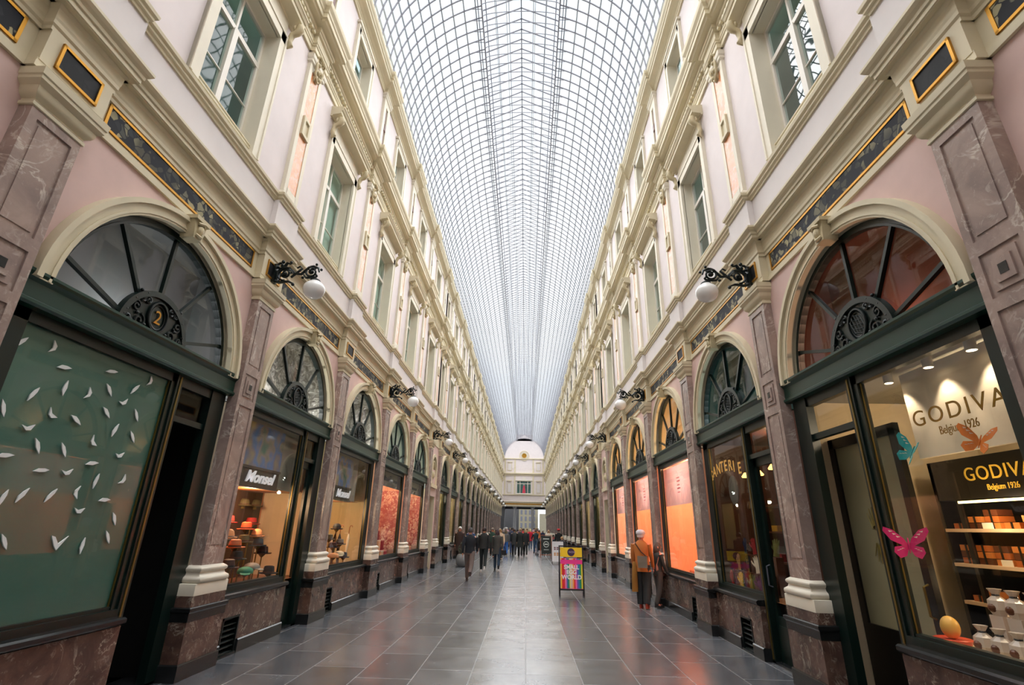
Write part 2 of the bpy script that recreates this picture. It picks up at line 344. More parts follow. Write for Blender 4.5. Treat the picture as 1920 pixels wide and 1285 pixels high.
# end walls
m = MB()
m.box(-4.2, 4.2, Y0-.4, Y0-.1, 4.6, 17.6, 0); m.box(-4.2, -2.4, Y0-.4, Y0-.1, 0, 4.6, 0); m.box(2.4, 4.2, Y0-.4, Y0-.1, 0, 4.6, 0)
m.box(-6, 6, Y0-6, Y0-.4, 4.6, 4.9, 0); m.box(-2.6, -2.4, Y0-6, Y0-.4, 0, 4.6, 0); m.box(2.4, 2.6, Y0-6, Y0-.4, 0, 4.6, 0); m.box(-2.6, 2.6, Y0-6.2, Y0-6, 0, 4.6, 0)
m.box(-2.6, 2.6, Y0-6, Y0-.4, -.05, 0, 0)
m.build('wall_entrance', M['pinkup'], label='plastered entrance wall behind the viewpoint', cat='wall', kind='structure')
m = MB(lambda x, y, z: (x, y, z))
E_ = YE
m.box(-4.2, 4.2, E_, E_+.5, 5.3, 13.5, 0)
n_ = 30
vs = [(4.0*cos(pi*k/n_), E_, 13.5+3.6*sin(pi*k/n_)) for k in range(n_+1)]; vs += [(x, E_+.5, z) for x, y, z in vs]
m.add(vs, [tuple(range(n_+1)), tuple(range(2*n_+1, n_, -1))]+[(k, k+1, n_+2+k, n_+1+k) for k in range(n_)], 0)
m.box(-1.5, 1.5, E_, E_+.5, 16.6, 17.75, 0)
for z0, z1, pr in ((5.3, 5.42, .1), (5.5, 5.58, .06), (5.8, 5.92, .16), (6.0, 6.08, .22), (7.15, 7.3, .14), (10.5, 10.62, .12), (10.75, 10.95, .25), (13.35, 13.5, .14)): m.box(-3.7, 3.7, E_-pr, E_, z0, z1, 1)
m.box(-3.7, 3.7, E_-.03, E_, 5.58, 5.8, 3)
for x in (-3.5, -1.75, 1.5, 3.25): m.box(x, x+.25, E_-.06, E_, 7.3, 10.5, 1); m.box(x, x+.25, E_-.05, E_, 10.95, 13.35, 1)
for x in (-2.95, 2.15):
    m.box(x, x+.8, E_-.05, E_, 7.5, 9.2, 1); m.box(x+.1, x+.7, E_-.07, E_-.05, 7.6, 9.1, 2); m.box(x-.05, x+.85, E_-.16, E_, 9.5, 9.65, 1)
    m.box(x, x+.8, E_-.05, E_, 11.3, 12.6, 1); m.box(x+.1, x+.7, E_-.07, E_-.05, 11.4, 12.5, 2); m.box(x-.05, x+.85, E_-.12, E_, 12.75, 12.88, 1)
m.build('wall_end', [M['pinkup'], M['cream'], M['dado'], M['gold']], label='pale end wall with arched gable above the far opening', cat='wall', kind='structure')
m = MB(); 
for r0, r1, pr in ((.42, .58, .16), (.78, .9, .08)): m.t = lambda d, u, z: (u, E_-d, z); m.arch(r0, r1, 0, pr, 0, 13.95, 32, 0, 0, 2*pi)
tr = empty('window_60', (0, E_, 13.4), label='round oculus window with gilt ring in the far gable', cat='window', kind='structure')
def local(o, p): o.location = Vector(p)-o.parent.location
q = m.build('window_frame', M['cream'], tr); local(q, (0, 0, 0))
m = MB(lambda d, u, z: (u, E_-d, z)); m.arch(.001, .42, .01, .04, 0, 13.95, 24, 0, 0, 2*pi); q = m.build('pane', M['gold'], tr); local(q, (0, 0, 0))
tr = empty('window_61', (0, E_, 7.3), label='far three-light window with a red figure behind the middle pane', cat='window', kind='structure')
m = MB()
for x0, x1 in ((-1.3, -1.2), (-.72, -.62), (.62, .72), (1.2, 1.3)): m.box(x0, x1, -.12, 0, .1, 2.3)
for z in (.1, 1.75, 2.2): m.box(-1.3, 1.3, -.1, 0, z, z+.1)
m.box(-1.45, 1.45, -.22, 0, 2.3, 2.42); m.box(-1.4, 1.4, -.2, 0, 0, .12); m.box(-.25, .25, -.2, 0, 2.42, 2.85); m.box(-.04, .04, -.08, 0, .1, 1.8)
m.build('window_frame', M['sash'], tr)
MB().box(-1.25, 1.25, -.05, -.03, .1, 2.25).build('pane', M['curt'], tr)
MB().lathe([(.28, .2), (.22, .8), (.12, 1.3), (.16, 1.4), (.01, 1.55)], (.02, -.09, 0), 10, sy=.15).build('red_figure', paint('red_cloth', (205, 60, 84)), tr, label='red figure in the middle light')
# peristyle and street beyond
m = MB(); m.box(-7, 7, E_+4.4, E_+5.0, 5.0, 5.9); m.box(-7, -3.4, E_+.5, E_+5, 0, 5.3); m.box(4.1, 7, E_+.5, E_+5, 0, 5.3); m.box(-7, 7, E_+.5, E_+5, 5.3, 5.5); m.box(-3.6, -.9, E_+8, E_+8.4, 0, 5.5)
m.build('wall_passage', paint('dark_grey_stone', (72, 72, 74), .8), label='dark stone walls and beam of the far passage', cat='wall', kind='structure')  # one even dark grey for the passage walls and beam
for j, (x, y, wd) in enumerate(((-1.6, E_+.4, 'left'), (1.6, E_+.4, 'right'), (-1.6, E_+4.4, 'left rear'), (1.6, E_+4.4, 'right rear'))):
    c = empty('stone_column', (x, y, 0), label='grey stone column in the far opening, %s one' % wd, cat='column', group='columns of the far passage')
    MB().lathe([(.34, 0), (.34, .25), (.28, .32), (.30, .4), (.26, .45)], n=20).build('base', M['steel'], c, smooth=True)
    MB().lathe([(.25, .45), (.25, 2), (.21, 4.9)], n=20).build('shaft', paint('grey_column_stone', (150, 150, 152), .6) if j == 0 else bpy.data.materials['grey_column_stone'], c, smooth=True)
    MB().lathe([(.21, 4.9), (.24, 4.95), (.24, 5.0), (.33, 5.1), (.36, 5.3)], n=20).build('capital', bpy.data.materials['grey_column_stone'], c, smooth=True)
bm_ = empty('street_building', (1.4, 112, 0), label='pale street building seen through the far opening', cat='building')
m = MB(); m.box(-4.5, 1.6, 0, 3, 0, 5.9, 0); m.box(1.9, 7, -3, 0, 0, 4.6, 0); m.build('wall', paint('yellow_street_stone', (120, 114, 96), .8), bm_)
for r in range(4):
    for c in range(6): MB().box(-3.9+c*.9, -3.5+c*.9, -.05, .05, .6+r*1.3, 1.5+r*1.3).build('window', M['steel'], bm_)

# ---------------------------------------------------------------- glass roof
RR, RZ = 3.52, 13.42; CW = 1.2; CA = math.acos(CW/RR)
roof = empty('ceiling', (0, (Y0+YE)/2, RZ), label='barrel-vaulted glass roof with iron ribs and raised lantern', cat='roof', kind='structure')
ry = roof.location.y
def rib_path():
    p = [(RR*cos(a), 0, RR*sin(a)) for a in [CA*k/16 for k in range(17)]]
    z1 = RR*sin(CA)
    return p, z1
RP, ZC = rib_path()
ZL, ZA = ZC+.30, ZC+.92
prof_full = [(x, z) for x, y, z in RP]+[(CW, ZL)]+[(0, ZA)]
prof_full = prof_full+[(-x, z) for x, z in reversed(prof_full[:-1])]
def strip(m, pts, w, h, y0):                                   # flat bar following a section
    vs = []; n = len(pts)
    for i, (x, z) in enumerate(pts):
        a = Vector(pts[max(i-1, 0)]); b = Vector(pts[min(i+1, n-1)]); t = (b-a).normalized(); nx, nz = -t.y, t.x
        for sy, sn in ((-w, -h), (w, -h), (w, h), (-w, h)): vs.append((x+nx*sn, y0+sy, z+nz*sn))
    fs = [(4*i+k, 4*i+(k+1) % 4, 4*i+4+(k+1) % 4, 4*i+4+k) for i in range(n-1) for k in range(4)]+[(3, 2, 1, 0), (4*n-4, 4*n-3, 4*n-2, 4*n-1)]
    m.add(vs, fs)
def rib_mb(y0=0, m=None):
    m = m or MB(); strip(m, prof_full, .016, .015, y0)
    inner = [(CW*cos(pi*k/12), ZC+.03+.22*sin(pi*k/12)) for k in range(13)]
    strip(m, inner, .007, .012, y0)
    for s in (-1, 1): m.box(min(s*CW, s*(CW+.42)), max(s*CW, s*(CW+.42)), y0-.008, y0+.008, ZC-.16, ZC-.145)
    return m
step = .37; ys = []; y = Y0
while y < YE: ys.append(y); y += step
vis = [y for y in ys if y > 8.5][:100]; rest = [y for y in ys if y not in vis]
r0 = rib_mb().build('roof_rib', M['ribp'], roof); r0.location = (0, vis[0]-ry, 0)
for y in vis[1:]:
    c = r0.copy(); COL.objects.link(c); c.parent = roof; c.location = (0, y-ry, 0)
m = MB()
for y in rest: rib_mb(y-ry, m)
m.build('roof_ribs_remaining', M['ribp'], roof, kind='stuff')
L0, L1 = Y0-ry, YE-ry
for k in range(1, 12):
    a = CA*k/11.5
    for s in (-1, 1): MB().box(-.020, .020, L0, L1, -.016, .016).build('purlin', M['purlin'], roof, loc=(s*(RR+.03)*cos(a), 0, (RR+.03)*sin(a)))
for s in (-1, 1):
    for f in (.33, .66): MB().box(-.012, .012, L0, L1, -.015, .015).build('purlin', M['purlin'], roof, loc=(s*CW*f, 0, ZA-(ZA-ZL)*f+.04))
    for x in (.45, .8): MB().box(-.009, .009, L0, L1, -.012, .012).build('lantern_tie', M['purlin'], roof, loc=(s*x, 0, ZC+.10+.12*(1-x)))
    MB().box(-.02, .02, L0, L1, -.04, .04).build('lantern_girder', M['ribp'], roof, loc=(s*CW, 0, ZC))
    MB().box(-.015, .015, L0, L1, -.015, .015).build('lantern_girder', M['ribp'], roof, loc=(s*(CW-.1), 0, ZL))
    MB().box(-.012, .012, L0, L1, -.012, .012).build('catwalk_rail', M['steel'], roof, loc=(s*(CW+.1), 0, ZC-.15))
    MB().box(-.06, .06, L0, L1, -.05, .05).build('gutter', M['cream'], roof, loc=(s*(RR+.05), 0, .0))
MB().box(-.016, .016, L0, L1, -.03, .03).build('ridge_bar', M['steel'], roof, loc=(0, 0, ZA))
m = MB(); n = len(prof_full)
pf = []
for i, (x, z) in enumerate(prof_full): pf.append((x*1.02, z+.05))
m.add([(x, L0, z) for x, z in pf]+[(x, L1, z) for x, z in pf], [(i, i+1, n+i+1, n+i) for i in range(n-1)])
m.build('roof_glass', M['rglass'], roof, fix=False)

# ---------------------------------------------------------------- arch mouldings, panels (parts of the walls)
def pier_phrase(j):   # j index in piers; 0 = -P-1
    return ORD[j-1] if j >= 2 else None
walls = {s: bpy.data.objects['wall_'+side_name(s)] for s in (-1, 1)}
for s in (-1, 1):
    m = MB(T(s)); m.arch(AR, AR+.13, 3.80, 3.90, 0, AZ, 32); m.arch(AR+.13, AR+.185, 3.765, 3.90, 0, AZ, 32); m.arch(AR+.025, AR+.05, 3.79, 3.81, 0, AZ, 32)
    a0 = m.build('arch_moulding', M['cream'], walls[s], smooth=25)
    m = MB(T(s)); m.plate([(-.075, 4.93), (.075, 4.93), (.11, 5.16), (-.11, 5.16)], 3.70, 3.87); m.box(3.67, 3.87, -.13, .13, 5.16, 5.21)
    m.ball((3.695, 0, 5.055), .06, 8, 0, (.7, .8, 1.2)); m.tube([(3.69, -.06, 5.12), (3.66, 0, 5.135), (3.69, .06, 5.12)], .022, 6); m.tube([(3.70, -.05, 4.98), (3.665, 0, 4.955), (3.70, .05, 4.98)], .02, 6)
    k0 = m.build('keystone', M['creamd'], a0, smooth=30)
    m = MB(T(s)); m.box(3.857, 3.87, -1.38, 1.38, 5.36, 5.59)
    p0 = m.build('frieze_panel', M['breccia'], walls[s])
    m = MB(T(s))
    for a, b, c, e in ((-1.41, 1.41, 5.335, 5.362), (-1.41, 1.41, 5.588, 5.615), (-1.41, -1.38, 5.335, 5.615), (1.38, 1.41, 5.335, 5.615)): m.box(3.85, 3.868, a, b, c, e)
    g0 = m.build('gilt_frame', M['gold'], p0)
    first = True
    for i, yc, h, nar in bays:
        if nar: continue
        if first:
            a0.location = (s*XW, yc, 0); p0.location = (s*XW, yc, 0); first = False; continue
        c = copy_tree(a0, walls[s]); c.location = (s*XW, yc, 0); c = copy_tree(p0, walls[s]); c.location = (s*XW, yc, 0)
    # niche with a bust over the narrow bay
    yc = P5+1.3
    m = MB(T(s)); m.arch(.56, .68, 3.82, 3.9, 0, 4.15, 20); m.box(3.82, 3.9, -.68, -.56, 3.5, 4.15); m.box(3.82, 3.9, .56, .68, 3.5, 4.15); m.box(3.78, 3.9, -.75, .75, 3.35, 3.5)
    q = m.build('niche_frame', M['cream'], walls[s], loc=(s*XW, yc, 0))
    m = MB(T(s)); m.lathe([(.05, 3.5), (.16, 3.55), (.10, 3.7), (.26, 3.85), (.27, 4.0), (.10, 4.1), (.08, 4.16), (.14, 4.28), (.13, 4.42), (.04, 4.5)], (3.93, 0, 0), 14, sx=.5)
    m.arch(.33, .4, 3.85, 3.92, 0, 4.15, 24, 0, 0, 2*pi); m.build('niche_bust', M['creamd'], q, smooth=50)

# ---------------------------------------------------------------- marble pilasters
def pilaster(s):
    e = empty('marble_pilaster')
    m = MB(T(s)); m.box(3.765, 3.9, -.225, .225, 1.2, 4.95)
    F0, F1 = 3.75, 3.77
    for u in (-.235, .165): m.box(F0, 3.9, u, u+.07, 1.2, 4.95)
    for z0, z1 in ((1.2, 1.42), (3.30, 3.40), (3.76, 3.88), (4.82, 4.95)): m.box(F0, F1, -.17, .17, z0, z1)
    for a, b in ((1.46, 3.26), (3.92, 4.78)): m.box(3.757, F1, -.13, .13, a, b)
    m.box(3.752, F1, -.12, .12, 3.44, 3.72); m.box(3.738, F1, -.075, .075, 3.49, 3.67)
    m.build('shaft', M['marb'], e)
    MB(T(s)).box(3.735, 3.76, -.035, .035, 3.54, 3.62).build('inlay', M['black'], e)
    m = MB(T(s)); m.rstack([(.0, .885), (.055, .885), (.055, 1.015), (.05, 1.02)], 3.75, .30, 3.9); m.rstack([(.05, 1.02), (.068, 1.035), (.072, 1.06), (.066, 1.085), (.05, 1.095), (.03, 1.11), (.022, 1.14), (.035, 1.15), (.045, 1.165), (.045, 1.185), (.03, 1.2), (.0, 1.22)], 3.75, .25, 3.9)
    m.build('base', M['white'], e, smooth=50)
    m = MB(T(s)); m.rstack([(0, .17), (0, .62)], 3.685, .39, 3.9); m.build('plinth', M['marbd'], e); m = MB(T(s)); m.rstack([(0, .765), (0, .885)], 3.70, .36, 3.9); m.build('marble_block', M['marbd'], e)
    m = MB(T(s)); m.rstack([(.012, .0), (.012, .165), (.004, .18)], 3.68, .40, 3.9); m.build('skirting', M['skirt'], e); m = MB(T(s)); m.rstack([(.0, .61), (.0, .70), (.018, .72), (.018, .755), (.0, .765)], 3.68, .395, 3.9); m.build('plinth_moulding', M['black'], e)
    m = MB(T(s)); m.rstack([(.0, 4.90), (.012, 4.905), (.012, 4.935), (.0, 4.94), (.0, 4.965), (.03, 4.99), (.045, 5.02), (.05, 5.06), (.085, 5.10), (.085, 5.13), (.095, 5.14), (.10, 5.205), (.0, 5.22)], 3.75, .24, 3.9)
    m.build('capital', M['cream'], e, smooth=30)
    m = MB(T(s)); m.box(3.755, 3.9, -.33, .33, 5.30, 5.63); m.build('frieze_block', M['cream'], e)
    m = MB(T(s)); m.box(3.745, 3.76, -.19, .19, 5.365, 5.585); p = m.build('frieze_inlay', M['brdark'], e)
    m = MB(T(s))
    for a, b, c, d in ((-.215, .215, 5.34, 5.366), (-.215, .215, 5.584, 5.61), (-.215, -.19, 5.34, 5.61), (.19, .215, 5.34, 5.61)): m.box(3.735, 3.757, a, b, c, d)
    m.build('gilt_frame', M['gold'], p); return e
def order_phrase(s, j):
    nm = {0: 'behind the viewpoint', 1: 'just behind the viewpoint', 2: 'nearest and largest'}
    return nm.get(j)
for s in (-1, 1):
    pr = pilaster(s)
    for j, y in enumerate(piers):
        o = pr if j == 0 else copy_tree(pr); o.location = (s*XW, y, 0)
        if j == 0: lab = 'veined marble pilaster on the %s wall, level with the viewpoint' % side_name(s)
        elif j == 1: lab = 'veined marble pilaster on the %s wall, the nearest and tallest in view' % side_name(s)
        else: lab = 'veined marble pilaster on the %s wall, %s from the viewpoint' % (side_name(s), ORD[j])
        tag(o, lab, 'pilaster', 'marble pilasters along the %s wall' % side_name(s))
# upper storeys: pilasters with orange marble, parts of the wall
def upper_pier(s):
    m = MB(T(s)); m.rstack([(.0, 6.76), (.03, 6.76), (.03, 6.86), (.012, 6.89), (0, 6.91)], 3.745, .24, 3.9)
    for u in (-.25, .15): m.box(3.735, 3.9, u, u+.10, 6.9, 9.75)
    m.box(3.735, 3.9, -.16, .16, 6.9, 7.02); m.box(3.735, 3.9, -.16, .16, 9.62, 9.75)
    m.rstack([(0, 9.73), (.03, 9.76), (.03, 9.8), (.05, 9.83), (.06, 9.90), (.0, 9.92)], 3.735, .25, 3.9)
    m.rstack([(0, 9.9), (0, 10.0)], 3.72, .27, 3.9)
    m.rstack([(0, 6.06), (0, 6.60)], 3.71, .31, 3.9)
    a = m.build('upper_pilaster', M['creaml'], walls[s])
    m = MB(T(s)); m.box(3.745, 3.9, -.15, .15, 7.02, 9.62); m.build('orange_panel', M['orange'], a)
    m = MB(T(s))
    for a_, b_, c_, d_ in ((-.13, -.07, 8.22, 8.56), (.07, .13, 8.22, 8.56), (-.13, .13, 8.19, 8.25), (-.13, .13, 8.53, 8.59)): m.box(3.70, 3.75, a_, b_, c_, d_)
    m.box(3.73, 3.75, -.07, .07, 8.25, 8.53); c = m.build('cartouche', M['cream'], a)
    m = MB(T(s)); m.rstack([(0, 9.50), (.03, 9.56), (.02, 9.62)], 3.73, .05, 3.8)
    for k in range(5): m.ball((3.70-.012*(k % 2), (-1)**k*.05, 9.60+k*.09), .055-.004*k, 6)
    m.tube([(3.70, -.14, 9.98), (3.66, -.10, 10.02), (3.64, 0, 9.96), (3.66, .10, 10.02), (3.70, .14, 9.98)], .03, 6)
    m.tube([(3.70, .12, 9.97), (3.68, .13, 9.8), (3.70, .10, 9.62), (3.70, 0, 9.50), (3.70, -.10, 9.62), (3.68, -.13, 9.8), (3.70, -.12, 9.97)], .022, 6)
    m.build('leaf_bracket', M['creamd'], a, smooth=50)
    return a
def top_pier(s):
    m = MB(T(s)); m.rstack([(0, 10.88), (.02, 10.9), (.02, 11.0), (0, 11.03)], 3.68, .23, 3.9)
    for u in (-.24, .08): m.box(3.665, 3.9, u, u+.16, 11.0, 12.80)
    m.box(3.665, 3.9, -.09, .09, 11.0, 11.15); m.box(3.665, 3.9, -.09, .09, 12.6, 12.8); m.box(3.70, 3.9, -.09, .09, 11.1, 12.7)
    m.rstack([(0, 12.78), (.03, 12.82), (.03, 12.88), (.05, 12.9), (.05, 12.96)], 3.665, .24, 3.9)
    a = m.build('attic_pilaster', M['creaml'], walls[s])
    m = MB(T(s)); m.box(3.655, 3.70, -.06, .06, 11.85, 12.05); m.box(3.69, 3.701, -.06, .06, 11.2, 12.55); m.build('slot_inlay', paint('brown_inlay', (120, 92, 88), .6) if s < 0 else bpy.data.materials['brown_inlay'], a)
    return a
for s in (-1, 1):
    up, tp = upper_pier(s), top_pier(s)
    for j, y in enumerate(piers):
        for pr in (up, tp):
            o = pr if j == 0 else copy_tree(pr, walls[s]); o.location = (s*XW, y, 0)

# ---------------------------------------------------------------- upper windows
def window1(s, hw=.64, nar=False):
    e = empty('window_1'); z0, z1 = 6.82, 9.14; GD = 4.02
    m = MB(T(s)); fw = .17
    for a, b in ((-hw-fw, -hw), (hw, hw+fw)): m.box(3.745, 3.81, a, b, z0-.02, z1+.16); m.box(3.73, 3.81, a if a < 0 else b-.04, a+.04 if a < 0 else b, z0-.02, z1+.2)
    m.box(3.745, 3.81, -hw-fw, hw+fw, z1, z1+.16); m.box(3.73, 3.81, -hw-fw, hw+fw, z1+.16, z1+.2)
    m.box(3.77, 3.81, -hw-fw+.03, hw+fw-.03, z1+.2, z1+.5)
    m.build('window_frame', M['creaml'], e)
    m = MB(T(s)); H = hw+fw+.12
    m.extr([(3.81, z1+.50), (3.76, z1+.50), (3.75, z1+.53), (3.66, z1+.545), (3.58, z1+.56), (3.58, z1+.63), (3.56, z1+.64), (3.54, z1+.68), (3.52, z1+.70), (3.52, z1+.725), (3.81, z1+.745)], -H, H)
    m.build('hood', M['cream'], e)
    for sg in (-1, 1):
        m = MB(T(s)); u = sg*(hw+fw+.03); r = []
        sp = [(3.60, z1+.50), (3.585, z1+.40), (3.63, z1+.34), (3.70, z1+.30), (3.735, z1+.16), (3.70, z1+.06), (3.745, z1+.0)]
        m.tube([(d, u, z) for d, z in sp], [.06, .07, .055, .05, .045, .05, .015], 8)
        m.tube([(3.66, u+.05*cos(t), z1+.43+.05*sin(t)) for t in [k*.6 for k in range(11)]], .02, 5); m.ball((3.66, u, z1+.43), .055, 6)
        m.build('console', M['creamd'], e, smooth=50)
    m = MB(T(s)); w = .045
    for a, b in ((-hw, -hw+w), (hw-w, hw)): m.box(3.99, 4.05, a, b, z0, z1)
    for a, b in ((z0, z0+.07), (z1-w, z1), (z0+1.62, z0+1.70)): m.box(3.985, 4.05, -hw, hw, a, b)
    m.box(3.97, 4.05, -.05, .05, z0, z0+1.65); m.box(3.99, 4.05, -.02, .02, z0+1.65, z1)
    for a, b in ((-hw+w, -.05), (.05, hw-w)):
        m.box(4.0, 4.03, a, b, z0+.80, z0+.815)
    m.box(3.985, 4.0, -hw, -hw+.02, z0, z1); m.build('sash', M['sash'], e)
    m = MB(T(s)); m.box(3.80, 3.82, -hw, hw, z0+.055, z0+.08); m.box(3.80, 3.82, -hw, hw, z0+.11, z0+.13)
    m.build('sill_rail', M['cream'], e)
    MB(T(s)).add([(GD, -hw, z0), (GD, hw, z0), (GD, hw, z1), (GD, -hw, z1)], [(0, 1, 2, 3)]).build('pane', M['wglass'] if s > 0 else M['wglassl'], e, fix=False)
    return e
def window2(s, hw=.45):
    e = empty('window_1'); z0, z1 = 11.15, 12.55; m = MB(T(s)); fw = .15
    for a, b in ((-hw-fw, -hw), (hw, hw+fw)): m.box(3.685, 3.75, a, b, z0-.2, z1+.15); m.box(3.67, 3.75, a if a < 0 else b-.04, a+.04 if a < 0 else b, z0-.2, z1+.18)
    m.box(3.685, 3.75, -hw-fw, hw+fw, z1, z1+.15); m.box(3.67, 3.75, -hw-fw, hw+fw, z1+.15, z1+.19); m.box(3.65, 3.75, -hw-fw-.03, hw+fw+.03, z1+.22, z1+.28)
    m.build('window_frame', M['creaml'], e)
    m = MB(T(s)); w = .04
    for a, b in ((-hw, -hw+w), (hw-w, hw), (-.03, .03)): m.box(3.92, 3.97, a, b, z0, z1)
    for a in (z0, z0+.85, z1-w): m.box(3.92, 3.97, -hw, hw, a, a+w)
    m.build('sash', M['sash'], e)
    MB(T(s)).add([(3.94, -hw, z0), (3.94, hw, z0), (3.94, hw, z1), (3.94, -hw, z1)], [(0, 1, 2, 3)]).build('pane', M['wglass'] if s > 0 else M['wglassl'], e, fix=False)
    return e
wn = 1
for s in (-1, 1):
    A, Bn = window1(s), window1(s, .40); C_, Dn = window2(s), window2(s, .32)
    back = MB(TW(s)); 
    for i, yc, h, nar in bays:
        pale = 0 if (i <= 1 or (s > 0 and i == 2)) else 1; dd = 4.3 if not pale else 4.09
        back.add([(dd, yc-h+.2, 6.5), (dd, yc+h-.2, 6.5), (dd, yc+h-.2, 9.6), (dd, yc-h+.2, 9.6)], [(0, 1, 2, 3)], pale)
        back.add([(4.2, yc-h+.2, 11.0), (4.2, yc+h-.2, 11.0), (4.2, yc+h-.2, 12.9), (4.2, yc-h+.2, 12.9)], [(0, 1, 2, 3)], 0)
        for fl_, pr, prn in ((0, A, Bn), (1, C_, Dn)):
            src = prn if nar else pr
            o = src if not src.get('used') else copy_tree(src); src['used'] = 1
            if 'used' in o: pass
            o.name = 'window_%d' % wn; wn += 1; o.location = (s*XW, yc, 0)
            what = ['first floor casement window with a bracketed hood', 'square attic window under the eaves cornice'][fl_]
            whr = 'behind the viewpoint' if i == -1 else 'beside the viewpoint' if i == 0 else '%s bay from the viewpoint' % ORD[i]
            tag(o, '%s, %s wall, %s' % (what, side_name(s), whr), 'window', kind='structure')
    back.build('trim_%d' % (20+s), [M['curt'], paint('pale_curtain', (206, 210, 196), .9) if s < 0 else bpy.data.materials['pale_curtain']], fix=False, label='teal and pale curtains hanging behind the upper windows of the %s wall' % side_name(s), cat='curtain', kind='structure')
for o in bpy.data.objects:
    if 'used' in o: del o['used']

